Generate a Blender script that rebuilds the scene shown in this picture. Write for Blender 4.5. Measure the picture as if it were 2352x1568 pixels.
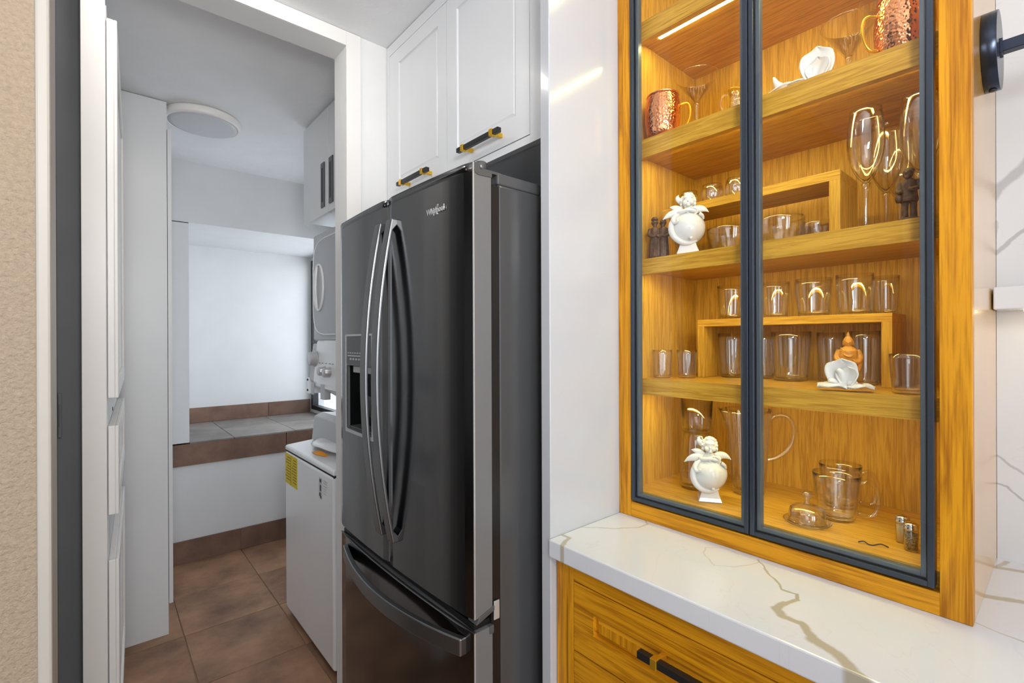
import bpy, bmesh, math, random
from mathutils import Vector, Matrix
random.seed(7)
PI = math.pi
for o in list(bpy.data.objects):
    bpy.data.objects.remove(o, do_unlink=True)
scene = bpy.context.scene
COL = scene.collection

# ------------------------------------------------------------------ camera
cam_d = bpy.data.cameras.new('camera')
cam_d.sensor_width = 36.0
cam_d.lens = 1107.35 / 2352 * 36
cam_d.clip_start = 0.01
cam = bpy.data.objects.new('camera', cam_d)
COL.objects.link(cam)
EYE = 1.37
R3 = Matrix(((0.758152, 0.003329, -0.652069),
             (-0.652068, -0.001644, -0.758159),
             (-0.003596, 0.999993, 0.000924)))
cam.matrix_world = Matrix.Translation((0, 0, EYE)) @ R3.to_4x4()
scene.camera = cam

# ------------------------------------------------------------------ world, lights, exposure
w = bpy.data.worlds.new('daylight')
scene.world = w
w.use_nodes = True
bg = w.node_tree.nodes['Background']
bg.inputs[0].default_value = (0.86, 0.93, 1.0, 1)
bg.inputs[1].default_value = 2.0

def area_light(name, loc, target, sx, sy, power, color):
    d = bpy.data.lights.new(name, 'AREA')
    d.shape = 'RECTANGLE'; d.size = sx; d.size_y = sy
    d.energy = power; d.color = color
    o = bpy.data.objects.new(name, d); COL.objects.link(o)
    o.location = loc
    o.rotation_euler = (Vector(target) - Vector(loc)).to_track_quat('-Z', 'Y').to_euler()
    return o
for wx in (-1.2, -0.3, 0.6):
    area_light('kitchen_window_daylight', (wx, -2.6, 1.3), (wx + 0.1, 1.7, 1.5), 0.34, 2.0, 9, (0.90, 0.95, 1.0))
area_light('kitchen_side_fill', (-2.5, -0.7, 1.45), (1.0, 0.1, 1.1), 1.4, 1.6, 13, (0.84, 0.92, 1.0))  # added fill from the left for counter and drawer fronts; no window there
area_light('ceiling_bounce_fill', (0.02, -0.35, 1.88), (0.30, 0.75, 2.5), 0.30, 0.30, 12, (1.0, 0.985, 0.965))  # unseen fill aimed up, added to brighten the kitchen ceiling and upper walls
area_light('laundry_opening_fill', (0.22, 1.45, 2.46), (0.50, 2.5, 0.4), 0.30, 0.22, 2.0, (1.0, 0.97, 0.93))  # invented fill above the frame, brightens the opening, washer and near floor
area_light('hall_window_daylight', (-2.4, 1.33, 1.45), (0.6, 1.33, 1.45), 0.55, 1.7, 4, (0.96, 0.98, 1.0))
area_light('laundry_window_daylight', (1.62, 3.72, 1.45), (0.6, 3.75, 1.1), 1.3, 1.25, 5.5, (0.90, 0.955, 1.0))

vs = scene.view_settings
vs.view_transform = 'Standard'
vs.look = 'None'
vs.gamma = 1.0
vs.use_curve_mapping = False
vs.exposure = 0.35
scene.cycles.transparent_max_bounces = 24
scene.cycles.max_bounces = 10
scene.cycles.glossy_bounces = 5

# ------------------------------------------------------------------ materials
MATS = {}
def new_mat(name):
    m = bpy.data.materials.new(name); m.use_nodes = True
    MATS[name] = m
    nt = m.node_tree
    return m, nt, nt.nodes['Principled BSDF']
def setp(b, **k):
    for a, v in k.items():
        a = a.replace('_', ' ')
        if a in b.inputs:
            if a in ('Base Color', 'Emission Color', 'Specular Tint', 'Coat Tint') and len(v) == 3: v = (*v, 1)
            b.inputs[a].default_value = v
def plain(name, col, rough=0.5, metal=0.0, var=0.05, vscale=8.0, bump=0.0, bscale=60.0, coat=0.0, spec=0.5, bdist=0.002):
    m, nt, b = new_mat(name)
    setp(b, Roughness=rough, Metallic=metal, Coat_Weight=coat, Specular_IOR_Level=spec)
    tc = nt.nodes.new('ShaderNodeTexCoord')
    n = nt.nodes.new('ShaderNodeTexNoise'); n.inputs['Scale'].default_value = vscale; n.inputs['Detail'].default_value = 4
    nt.links.new(tc.outputs['Object'], n.inputs['Vector'])
    r = nt.nodes.new('ShaderNodeValToRGB')
    r.color_ramp.elements[0].position = 0.3; r.color_ramp.elements[1].position = 0.7
    r.color_ramp.elements[0].color = (*[c * (1 - var) for c in col], 1)
    r.color_ramp.elements[1].color = (*[min(1, c * (1 + var)) for c in col], 1)
    nt.links.new(n.outputs['Fac'], r.inputs['Fac']); nt.links.new(r.outputs['Color'], b.inputs['Base Color'])
    if bump:
        n2 = nt.nodes.new('ShaderNodeTexNoise'); n2.inputs['Scale'].default_value = bscale; n2.inputs['Detail'].default_value = 6
        nt.links.new(tc.outputs['Object'], n2.inputs['Vector'])
        bp = nt.nodes.new('ShaderNodeBump'); bp.inputs['Strength'].default_value = bump; bp.inputs['Distance'].default_value = bdist
        nt.links.new(n2.outputs['Fac'], bp.inputs['Height']); nt.links.new(bp.outputs['Normal'], b.inputs['Normal'])
    return m
def wood(name, axis, light, dark, fine=70.0, rough=0.40, coat=0.05, spec=0.3):
    m, nt, b = new_mat(name)
    setp(b, Roughness=rough, Coat_Weight=coat, Coat_Roughness=0.15, Specular_IOR_Level=spec)
    tc = nt.nodes.new('ShaderNodeTexCoord')
    def nz(across, along, det, dist):
        mp = nt.nodes.new('ShaderNodeMapping')
        s = [across] * 3; s['XYZ'.index(axis)] = along
        mp.inputs['Scale'].default_value = s
        n = nt.nodes.new('ShaderNodeTexNoise')
        n.inputs['Scale'].default_value = 1; n.inputs['Detail'].default_value = det; n.inputs['Distortion'].default_value = dist
        nt.links.new(tc.outputs['Object'], mp.inputs['Vector']); nt.links.new(mp.outputs['Vector'], n.inputs['Vector'])
        return n.outputs['Fac']
    a = nz(fine * 0.55, fine * 0.035, 5, 1.4); c = nz(fine * 5.0, fine * 0.10, 3, 0.2); e = nz(fine * 1.9, fine * 0.06, 4, 0.8)
    def M(op, x, y):
        n = nt.nodes.new('ShaderNodeMath'); n.operation = op
        for i, q in enumerate((x, y)):
            if isinstance(q, (int, float)): n.inputs[i].default_value = q
            else: nt.links.new(q, n.inputs[i])
        return n.outputs[0]
    # growth-ring bands from the broad noise, fine pores from the narrow ones
    band = M('PINGPONG', M('MULTIPLY', a, 5.0), 1.0)
    mxs = M('ADD', M('MULTIPLY', band, 0.20), M('ADD', M('MULTIPLY', e, 0.46), M('MULTIPLY', c, 0.36)))
    class _O: pass
    mx = _O(); mx.outputs = [mxs]
    r = nt.nodes.new('ShaderNodeValToRGB')
    r.color_ramp.elements[0].position = 0.36; r.color_ramp.elements[1].position = 0.60
    r.color_ramp.elements[0].color = (*dark, 1); r.color_ramp.elements[1].color = (*light, 1)
    nt.links.new(mxs, r.inputs['Fac']); nt.links.new(r.outputs['Color'], b.inputs['Base Color'])
    bp = nt.nodes.new('ShaderNodeBump'); bp.inputs['Strength'].default_value = 0.12; bp.inputs['Distance'].default_value = 0.001
    nt.links.new(mx.outputs[0], bp.inputs['Height']); nt.links.new(bp.outputs['Normal'], b.inputs['Normal'])
    return m
def clear_glass(name, tint=(1, 1, 1), ior=1.5, gain=1.0, rough=0.0, bump=0.0):
    # clear thin-walled glass: passes light straight through and mirrors by Fresnel
    m = bpy.data.materials.new(name); m.use_nodes = True; MATS[name] = m
    nt = m.node_tree; nt.nodes.clear()
    out = nt.nodes.new('ShaderNodeOutputMaterial')
    t = nt.nodes.new('ShaderNodeBsdfTransparent'); t.inputs[0].default_value = (*tint, 1)
    g = nt.nodes.new('ShaderNodeBsdfGlossy'); g.inputs['Roughness'].default_value = rough
    f = nt.nodes.new('ShaderNodeLayerWeight'); f.inputs['Blend'].default_value = 0.5
    f0 = ((ior - 1) / (ior + 1)) ** 2
    pw = nt.nodes.new('ShaderNodeMath'); pw.operation = 'POWER'; pw.inputs[1].default_value = 5.0
    mu = nt.nodes.new('ShaderNodeMath'); mu.operation = 'MULTIPLY_ADD'; mu.use_clamp = True
    mu.inputs[1].default_value = (1 - f0) * gain; mu.inputs[2].default_value = f0 * gain
    nt.links.new(f.outputs['Facing'], pw.inputs[0]); nt.links.new(pw.outputs[0], mu.inputs[0])
    mx = nt.nodes.new('ShaderNodeMixShader')
    nt.links.new(mu.outputs[0], mx.inputs[0])
    nt.links.new(t.outputs[0], mx.inputs[1]); nt.links.new(g.outputs[0], mx.inputs[2])
    nt.links.new(mx.outputs[0], out.inputs[0])
    if bump:
        n = nt.nodes.new('ShaderNodeTexNoise'); n.inputs['Scale'].default_value = 40
        bp = nt.nodes.new('ShaderNodeBump'); bp.inputs['Strength'].default_value = bump; bp.inputs['Distance'].default_value = 0.002
        tc = nt.nodes.new('ShaderNodeTexCoord'); nt.links.new(tc.outputs['Object'], n.inputs['Vector'])
        nt.links.new(n.outputs['Fac'], bp.inputs['Height'])
        nt.links.new(bp.outputs['Normal'], g.inputs['Normal']); nt.links.new(bp.outputs['Normal'], f.inputs['Normal'])
    return m
def emit(name, col, strength):
    m, nt, b = new_mat(name)
    setp(b, Base_Color=(0.9, 0.9, 0.85), Emission_Color=col, Emission_Strength=strength)
    return m
def quartz(name, axes, veins, base=(0.71, 0.735, 0.785), vein=(0.43, 0.38, 0.26), rough=0.12, extra=True):
    """white quartz with named veins (polylines in the slab's own plane) plus faint random ones"""
    m, nt, b = new_mat(name)
    setp(b, Roughness=rough, Specular_IOR_Level=0.5)
    N = nt.nodes.new; L = nt.links.new
    tc = N('ShaderNodeTexCoord'); sep = N('ShaderNodeSeparateXYZ'); L(tc.outputs['Object'], sep.inputs[0])
    cmb = N('ShaderNodeCombineXYZ')
    L(sep.outputs[axes[0]], cmb.inputs[0]); L(sep.outputs[axes[1]], cmb.inputs[1])
    nz = N('ShaderNodeTexNoise'); nz.inputs['Scale'].default_value = 26; nz.inputs['Detail'].default_value = 4
    L(cmb.outputs[0], nz.inputs['Vector'])
    sb = N('ShaderNodeVectorMath'); sb.operation = 'SUBTRACT'; sb.inputs[1].default_value = (0.5, 0.5, 0.5)
    L(nz.outputs['Color'], sb.inputs[0])
    scl = N('ShaderNodeVectorMath'); scl.operation = 'MULTIPLY'; scl.inputs[1].default_value = (0.016, 0.016, 0)
    L(sb.outputs[0], scl.inputs[0])
    add = N('ShaderNodeVectorMath'); add.operation = 'ADD'; L(cmb.outputs[0], add.inputs[0]); L(scl.outputs[0], add.inputs[1])
    acc = None
    for line, wd, dens in veins:
        for i in range(len(line) - 1):
            a, c = line[i], line[i + 1]
            w0 = wd[i] if isinstance(wd, (list, tuple)) else wd
            ba = (c[0] - a[0], c[1] - a[1]); l2 = max(1e-9, ba[0] ** 2 + ba[1] ** 2)
            pa = N('ShaderNodeVectorMath'); pa.operation = 'SUBTRACT'; pa.inputs[1].default_value = (a[0], a[1], 0); L(add.outputs[0], pa.inputs[0])
            dt = N('ShaderNodeVectorMath'); dt.operation = 'DOT_PRODUCT'; dt.inputs[1].default_value = (ba[0] / l2, ba[1] / l2, 0); L(pa.outputs[0], dt.inputs[0])
            cl = N('ShaderNodeClamp'); L(dt.outputs['Value'], cl.inputs[0])
            bs = N('ShaderNodeVectorMath'); bs.operation = 'SCALE'; bs.inputs[0].default_value = (ba[0], ba[1], 0); L(cl.outputs[0], bs.inputs['Scale'])
            df = N('ShaderNodeVectorMath'); df.operation = 'DISTANCE'; L(pa.outputs[0], df.inputs[0]); L(bs.outputs[0], df.inputs[1])
            mr = N('ShaderNodeMapRange'); mr.inputs['From Min'].default_value = w0; mr.inputs['From Max'].default_value = w0 * 0.55
            mr.inputs['To Max'].default_value = dens
            L(df.outputs['Value'], mr.inputs['Value'])
            if acc is None: acc = mr.outputs[0]
            else:
                mm = N('ShaderNodeMath'); mm.operation = 'MAXIMUM'; L(acc, mm.inputs[0]); L(mr.outputs[0], mm.inputs[1]); acc = mm.outputs[0]
    n2 = N('ShaderNodeTexNoise'); n2.inputs['Scale'].default_value = 3.2; n2.inputs['Detail'].default_value = 3; n2.inputs['Distortion'].default_value = 1.2
    L(cmb.outputs[0], n2.inputs['Vector'])
    ab = N('ShaderNodeMath'); ab.operation = 'SUBTRACT'; ab.inputs[1].default_value = 0.5; L(n2.outputs['Fac'], ab.inputs[0])
    ab2 = N('ShaderNodeMath'); ab2.operation = 'ABSOLUTE'; L(ab.outputs[0], ab2.inputs[0])
    mr = N('ShaderNodeMapRange'); mr.inputs['From Min'].default_value = 0.004; mr.inputs['From Max'].default_value = 0.0
    mr.inputs['To Max'].default_value = 0.10 if extra else 0.08; L(ab2.outputs[0], mr.inputs['Value'])
    if acc is not None:
        mm = N('ShaderNodeMath'); mm.operation = 'MAXIMUM'; L(acc, mm.inputs[0]); L(mr.outputs[0], mm.inputs[1]); acc = mm.outputs[0]
    else: acc = mr.outputs[0]
    mix = N('ShaderNodeMix'); mix.data_type = 'RGBA'
    mix.inputs[6].default_value = (*base, 1); mix.inputs[7].default_value = (*vein, 1)
    L(acc, mix.inputs[0]); L(mix.outputs[2], b.inputs['Base Color'])
    return m
def terracotta(name, c1, c2):
    m, nt, b = new_mat(name)
    setp(b, Roughness=0.55)
    tc = nt.nodes.new('ShaderNodeTexCoord'); oi = nt.nodes.new('ShaderNodeObjectInfo')
    va = nt.nodes.new('ShaderNodeVectorMath'); va.operation = 'ADD'
    cm = nt.nodes.new('ShaderNodeCombineXYZ'); mu = nt.nodes.new('ShaderNodeMath'); mu.operation = 'MULTIPLY'; mu.inputs[1].default_value = 37.0
    nt.links.new(oi.outputs['Random'], mu.inputs[0])
    for i in range(3): nt.links.new(mu.outputs[0], cm.inputs[i])
    nt.links.new(tc.outputs['Object'], va.inputs[0]); nt.links.new(cm.outputs[0], va.inputs[1])
    n = nt.nodes.new('ShaderNodeTexNoise'); n.inputs['Scale'].default_value = 5; n.inputs['Detail'].default_value = 7; n.inputs['Roughness'].default_value = 0.62
    nt.links.new(va.outputs[0], n.inputs['Vector'])
    r = nt.nodes.new('ShaderNodeValToRGB'); r.color_ramp.elements[0].position = 0.3; r.color_ramp.elements[1].position = 0.72
    r.color_ramp.elements[0].color = (*c1, 1); r.color_ramp.elements[1].color = (*c2, 1)
    nt.links.new(n.outputs['Fac'], r.inputs['Fac'])
    hs = nt.nodes.new('ShaderNodeHueSaturation')
    mr = nt.nodes.new('ShaderNodeMapRange'); mr.inputs['To Min'].default_value = 0.82; mr.inputs['To Max'].default_value = 1.18
    nt.links.new(oi.outputs['Random'], mr.inputs['Value']); nt.links.new(mr.outputs[0], hs.inputs['Value'])
    nt.links.new(r.outputs['Color'], hs.inputs['Color']); nt.links.new(hs.outputs['Color'], b.inputs['Base Color'])
    bp = nt.nodes.new('ShaderNodeBump'); bp.inputs['Strength'].default_value = 0.25; bp.inputs['Distance'].default_value = 0.002
    nt.links.new(n.outputs['Fac'], bp.inputs['Height']); nt.links.new(bp.outputs['Normal'], b.inputs['Normal'])
    return m
def brushed(name, col, rough, axis='Z', metal=1.0, coat=0.0, aniso=0.0):
    m, nt, b = new_mat(name)
    setp(b, Metallic=metal, Roughness=rough, Base_Color=col, Coat_Weight=coat, Coat_Roughness=0.08)
    tc = nt.nodes.new('ShaderNodeTexCoord'); mp = nt.nodes.new('ShaderNodeMapping')
    s = [500.0] * 3; s['XYZ'.index(axis)] = 4.0
    mp.inputs['Scale'].default_value = s
    n = nt.nodes.new('ShaderNodeTexNoise'); n.inputs['Scale'].default_value = 1; n.inputs['Detail'].default_value = 2
    nt.links.new(tc.outputs['Object'], mp.inputs['Vector']); nt.links.new(mp.outputs['Vector'], n.inputs['Vector'])
    mr = nt.nodes.new('ShaderNodeMapRange'); mr.inputs['To Min'].default_value = rough * 0.9; mr.inputs['To Max'].default_value = rough * 1.15
    nt.links.new(n.outputs['Fac'], mr.inputs['Value']); nt.links.new(mr.outputs[0], b.inputs['Roughness'])
    return m
def hammered(name, col):
    m, nt, b = new_mat(name)
    setp(b, Metallic=1.0, Roughness=0.16, Base_Color=col)
    tc = nt.nodes.new('ShaderNodeTexCoord'); v = nt.nodes.new('ShaderNodeTexVoronoi'); v.inputs['Scale'].default_value = 190
    v.feature = 'SMOOTH_F1'
    nt.links.new(tc.outputs['Object'], v.inputs['Vector'])
    bp = nt.nodes.new('ShaderNodeBump'); bp.inputs['Strength'].default_value = 0.8; bp.inputs['Distance'].default_value = 0.002
    nt.links.new(v.outputs['Distance'], bp.inputs['Height']); nt.links.new(bp.outputs['Normal'], b.inputs['Normal'])
    return m
def peppercorn(name):
    m, nt, b = new_mat(name); setp(b, Roughness=0.6)
    tc = nt.nodes.new('ShaderNodeTexCoord'); v = nt.nodes.new('ShaderNodeTexVoronoi'); v.inputs['Scale'].default_value = 700
    nt.links.new(tc.outputs['Object'], v.inputs['Vector'])
    r = nt.nodes.new('ShaderNodeValToRGB'); r.color_ramp.elements[0].color = (0.01, 0.01, 0.008, 1); r.color_ramp.elements[1].color = (0.45, 0.38, 0.22, 1)
    r.color_ramp.elements[1].position = 0.9
    sp = nt.nodes.new('ShaderNodeSeparateColor'); nt.links.new(v.outputs['Color'], sp.inputs[0])
    nt.links.new(sp.outputs[0], r.inputs['Fac']); nt.links.new(r.outputs['Color'], b.inputs['Base Color'])
    return m

OAK_L, OAK_D = (0.71, 0.315, 0.008), (0.36, 0.125, 0.002)
plain('white_plaster', (0.80, 0.795, 0.785), 0.6, var=0.02, bump=0.12, bscale=90)
plain('ceiling_plaster', (0.84, 0.845, 0.855), 0.7, var=0.02, bump=0.35, bscale=28, bdist=0.004)
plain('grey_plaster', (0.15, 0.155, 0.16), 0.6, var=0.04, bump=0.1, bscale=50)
plain('laundry_plaster', (0.68, 0.685, 0.69), 0.6, var=0.02, bump=0.15, bscale=60)
plain('beige_stucco', (0.34, 0.268, 0.192), 0.85, var=0.10, vscale=180, bump=1.0, bscale=210, bdist=0.004)
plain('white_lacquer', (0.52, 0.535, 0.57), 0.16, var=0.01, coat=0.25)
plain('cabinet_white', (0.76, 0.77, 0.785), 0.3, var=0.01, coat=0.05)
plain('laundry_white', (0.72, 0.725, 0.73), 0.35, var=0.01)
plain('trim_white', (0.86, 0.835, 0.80), 0.4, var=0.015)
plain('trim_beige', (0.42, 0.395, 0.355), 0.5, var=0.02)
plain('dark_line', (0.02, 0.02, 0.02), 0.7)
plain('grout', (0.36, 0.25, 0.16), 0.9, var=0.15, vscale=40)
terracotta('terracotta_floor', (0.16, 0.083, 0.05), (0.42, 0.235, 0.13))
terracotta('terracotta_skirting', (0.12, 0.066, 0.046), (0.24, 0.135, 0.088))
terracotta('terracotta_grey', (0.13, 0.115, 0.105), (0.25, 0.22, 0.20))
for ax in 'XYZ':
    wood('oak_' + ax, ax, OAK_L, OAK_D)
    wood('oak_in_' + ax, ax, (0.68, 0.385, 0.045), (0.45, 0.225, 0.015), fine=170, rough=0.42)
wood('oak_side', 'Z', (0.62, 0.33, 0.07), (0.44, 0.20, 0.03), rough=0.2, coat=0.6)
quartz('quartz_counter', (0, 1), [
    ([(1.026, .421), (.995, .397), (.953, .355), (.935, .34)], [.0022, .003, .003], .75),
    ([(.935, .34), (.938, .318), (.919, .309), (.891, .321)], [.0035, .004, .005], .85),
    ([(.891, .321), (.862, .323), (.846, .308), (.847, .283), (.813, .253), (.803, .222), (.781, .198), (.76, .16)], [.008, .010, .008, .009, .013, .013, .010], .85),
    ([(.817, .785), (.816, .75), (.80, .745), (.769, .73)], .006, .8),
    ([(.887, .775), (.93, .725), (.982, .687), (1.023, .68), (1.044, .70)], .0028, .6),
    ([(.999, .519), (.962, .503), (.934, .468), (.957, .436), (1.018, .415)], .0018, .4),
    ([(1.0, .52), (1.03, .49), (1.02, .46)], .0016, .35),
    ([(1.07, .16), (1.055, .102), (1.035, .02)], .0022, .6),
    ([(1.174, .11), (1.20, .055), (1.21, -.2)], .009, .8),
    ([(1.335, .12), (1.36, .062), (1.40, -.1)], .010, .8), ([(1.345, .10), (1.405, .085)], .006, .7)])
quartz('quartz_wall', (1, 2), [
    ([(.125, 1.63), (.111, 1.65), (.095, 1.682), (.063, 1.71), (0.0, 1.80)], [.006, .008, .012, .014], .55),
    ([(.12, 1.55), (.108, 1.541), (.089, 1.561), (.063, 1.587), (.02, 1.64)], .005, .6),
    ([(.111, 1.65), (.10, 1.60), (.106, 1.545)], .003, .4),
    ([(.10, 1.13), (.09, 1.119), (.064, 1.102), (0, 1.07)], .003, .5),
    ([(.12, 1.09), (.106, 1.076), (.085, 1.071), (.064, 1.05), (.04, 1.03)], .0022, .6)],
    base=(0.66, 0.685, 0.72), vein=(0.30, 0.305, 0.32), rough=0.2, extra=False)
m, nt, b = new_mat('black_stainless')
setp(b, Base_Color=(0.175, 0.178, 0.184), Metallic=1.0, Roughness=0.15)
plain('fridge_side', (0.062, 0.063, 0.066), 0.28, var=0.03, coat=0.2)
plain('fridge_edge', (0.15, 0.152, 0.157), 0.3, var=0.02)
brushed('handle_steel', (0.25, 0.253, 0.26), 0.36, 'Z')
plain('bright_edge', (0.55, 0.55, 0.56), 0.3, metal=0.5)
brushed('chrome', (0.75, 0.75, 0.76), 0.12, 'X')
plain('logo_silver', (0.75, 0.76, 0.78), 0.3, metal=0.6, var=0.01)
plain('fridge_black', (0.008, 0.008, 0.009), 0.35)
plain('fridge_grey', (0.075, 0.077, 0.08), 0.35)
plain('cavity_black', (0.004, 0.004, 0.004), 0.3)
plain('appliance_white', (0.88, 0.89, 0.905), 0.22, var=0.005, coat=0.3)
plain('appliance_grey', (0.50, 0.505, 0.515), 0.35, var=0.01)
plain('dryer_door', (0.42, 0.425, 0.44), 0.25, var=0.01)
plain('yellow_label', (0.72, 0.55, 0.01), 0.6, var=0.04, vscale=60)
plain('orange_label', (0.85, 0.33, 0.01), 0.6)
plain('print_dark', (0.05, 0.05, 0.05), 0.6)
plain('brown_print', (0.25, 0.17, 0.01), 0.6)
plain('black_metal', (0.012, 0.012, 0.013), 0.35)
plain('window_black', (0.010, 0.011, 0.012), 0.4)
plain('blued_aluminium', (0.042, 0.055, 0.078), 0.28, metal=0.35, var=0.02)
plain('blued_aluminium_inner', (0.10, 0.13, 0.165), 0.35, metal=0.3, var=0.02)
plain('sconce_metal', (0.035, 0.045, 0.07), 0.25, metal=0.8)
plain('brass', (0.80, 0.47, 0.03), 0.22, metal=0.75, var=0.02)
hammered('hammered_copper', (0.86, 0.36, 0.17))
plain('copper_rim', (0.80, 0.38, 0.22), 0.2, metal=1.0)
plain('porcelain', (0.74, 0.745, 0.75), 0.12, var=0.005, coat=0.4)
plain('porcelain_matte', (0.80, 0.80, 0.785), 0.45, var=0.01)
plain('carved_dark', (0.10, 0.045, 0.018), 0.55, var=0.5, vscale=120, bump=0.6, bscale=160)
plain('carved_amber', (0.60, 0.26, 0.03), 0.45, var=0.2, vscale=60, bump=0.25, bscale=150)
plain('salt', (0.75, 0.60, 0.30), 0.8, var=0.05, vscale=400)
peppercorn('pepper')
plain('lamp_lens', (0.62, 0.63, 0.65), 0.4, var=0.01)
plain('plastic_white', (0.62, 0.62, 0.61), 0.4)
clear_glass('door_glass', (0.985, 0.99, 0.985), 1.45, 0.6)
clear_glass('drink_glass', (0.994, 0.994, 0.992), 1.5, 2.6)
clear_glass('fine_glass', (0.997, 0.997, 0.996), 1.5, 0.9)
clear_glass('thick_glass', (0.985, 0.985, 0.98), 1.55, 2.6, bump=0.35)
clear_glass('window_glass', (0.97, 0.98, 0.99), 1.45)
LED = (1.0, 0.92, 0.36)
emit('led_warm', LED, 29.0)
emit('led_top', LED, 32.0)
emit('led_shelf', (1.0, 0.80, 0.50), 9.0)

# ------------------------------------------------------------------ mesh helpers
class MB:
    def __init__(s): s.v = []; s.f = []; s.sm = []
    def add(s, vs, fs, smooth=False):
        k = len(s.v); s.v += [tuple(v) for v in vs]
        s.f += [tuple(i + k for i in f) for f in fs]; s.sm += [smooth] * len(fs); return s
    def box(s, x0, x1, y0, y1, z0, z1):
        v = [(x, y, z) for x in (x0, x1) for y in (y0, y1) for z in (z0, z1)]
        return s.add(v, [(0, 1, 3, 2), (4, 6, 7, 5), (0, 4, 5, 1), (2, 3, 7, 6), (0, 2, 6, 4), (1, 5, 7, 3)])
    def prism(s, poly, axis, a, b, smooth=False):
        """poly = 2D points in the other two axes (in xyz order), swept along axis from a to b"""
        n = len(poly); vs = []
        for t in (a, b):
            for p in poly:
                q = list(p); q.insert('XYZ'.index(axis), t); vs.append(q)
        fs = [tuple(range(n)), tuple(range(2 * n - 1, n - 1, -1))]
        s.add(vs, fs)
        k = len(s.v) - 2 * n
        for i in range(n):
            j = (i + 1) % n
            s.f.append((k + i, k + n + i, k + n + j, k + j)); s.sm.append(smooth)
        return s
    def lathe(s, prof, n=40, c=(0, 0, 0), rib=None, closed=False):
        """profile of (r, z) turned about Z"""
        vs = []; fs = []
        for i, (r, z) in enumerate(prof):
            for j in range(n):
                a = 2 * PI * j / n
                rr = r * (1 + (rib(a, z) if rib else 0))
                vs.append((c[0] + rr * math.cos(a), c[1] + rr * math.sin(a), c[2] + z))
        m = len(prof)
        for i in range(m if closed else m - 1):
            i2 = (i + 1) % m
            for j in range(n):
                fs.append((i * n + j, i * n + (j + 1) % n, i2 * n + (j + 1) % n, i2 * n + j))
        if not closed:
            fs.append(tuple(range(n - 1, -1, -1))); fs.append(tuple((m - 1) * n + j for j in range(n)))
        return s.add(vs, fs, True)
    def tube(s, pts, r, n=10, closed=False, flat=None):
        """swept circle (or ellipse: flat=(ru, rv)) along pts; r number or list"""
        if not closed and 3 <= len(pts) <= 6:                # short hand-set paths are rounded off
            if isinstance(r, (list, tuple)):
                r = [r[i] + (r[i + 1] - r[i]) * j / 5 for i in range(len(r) - 1) for j in range(5)] + [r[-1]]
            pts = smooth_path(pts, 5)
        P = [Vector(p) for p in pts]; m = len(P); vs = []; fs = []
        ref = Vector((0, 0, 1))
        t0 = (P[1] - P[0]).normalized()
        if abs(t0.dot(ref)) > 0.9: ref = Vector((1, 0, 0))
        u = (ref - t0 * ref.dot(t0)).normalized()
        for i in range(m):
            if closed: t = (P[(i + 1) % m] - P[i - 1]).normalized()
            else: t = (P[min(i + 1, m - 1)] - P[max(i - 1, 0)]).normalized()
            u = (u - t * u.dot(t)).normalized(); v = t.cross(u)
            rr = r[i] if isinstance(r, (list, tuple)) else r
            for j in range(n):
                a = 2 * PI * j / n
                vs.append(P[i] + (u * math.cos(a) + v * math.sin(a)) * rr)
        for i in range(m if closed else m - 1):
            i2 = (i + 1) % m
            for j in range(n): fs.append((i * n + j, i * n + (j + 1) % n, i2 * n + (j + 1) % n, i2 * n + j))
        if not closed:
            fs.append(tuple(range(n - 1, -1, -1))); fs.append(tuple((m - 1) * n + j for j in range(n)))
        return s.add(vs, fs, True)
    def ball(s, c, r, nu=20, nv=12, rot=None):
        if not isinstance(r, (list, tuple)): r = (r, r, r)
        vs = [(0, 0, -1)]; fs = []
        for i in range(1, nv):
            p = -PI / 2 + PI * i / nv
            for j in range(nu):
                a = 2 * PI * j / nu; vs.append((math.cos(p) * math.cos(a), math.cos(p) * math.sin(a), math.sin(p)))
        vs.append((0, 0, 1))
        for j in range(nu):
            fs.append((0, 1 + (j + 1) % nu, 1 + j)); b = 1 + (nv - 2) * nu
            fs.append((b + j, b + (j + 1) % nu, len(vs) - 1))
        for i in range(nv - 2):
            for j in range(nu):
                a = 1 + i * nu
                fs.append((a + j, a + (j + 1) % nu, a + nu + (j + 1) % nu, a + nu + j))
        out = []
        for v in vs:
            q = Vector((v[0] * r[0], v[1] * r[1], v[2] * r[2]))
            if rot is not None: q = rot @ q
            out.append(q + Vector(c))
        return s.add(out, fs, True)
    def sheet(s, fn, nu, nv, smooth=True):
        vs = [fn(i / nu, j / nv) for i in range(nu + 1) for j in range(nv + 1)]
        fs = [(i * (nv + 1) + j, (i + 1) * (nv + 1) + j, (i + 1) * (nv + 1) + j + 1, i * (nv + 1) + j + 1) for i in range(nu) for j in range(nv)]
        return s.add(vs, fs, smooth)
    def move(s, M):
        s.v = [tuple(M @ Vector(v)) for v in s.v]; return s
    def mesh(s, name, base=(0, 0, 0)):
        me = bpy.data.meshes.new(name)
        me.from_pydata([(v[0] - base[0], v[1] - base[1], v[2] - base[2]) for v in s.v], [], s.f)
        bm = bmesh.new(); bm.from_mesh(me)
        bmesh.ops.recalc_face_normals(bm, faces=bm.faces[:])
        bm.to_mesh(me); bm.free()
        for p, q in zip(me.polygons, s.sm): p.use_smooth = q
        return me
def tag(o, label=None, cat=None, group=None, kind=None):
    if label: o['label'] = label
    if cat: o['category'] = cat
    if group: o['group'] = group
    if kind: o['kind'] = kind
    return o
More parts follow.
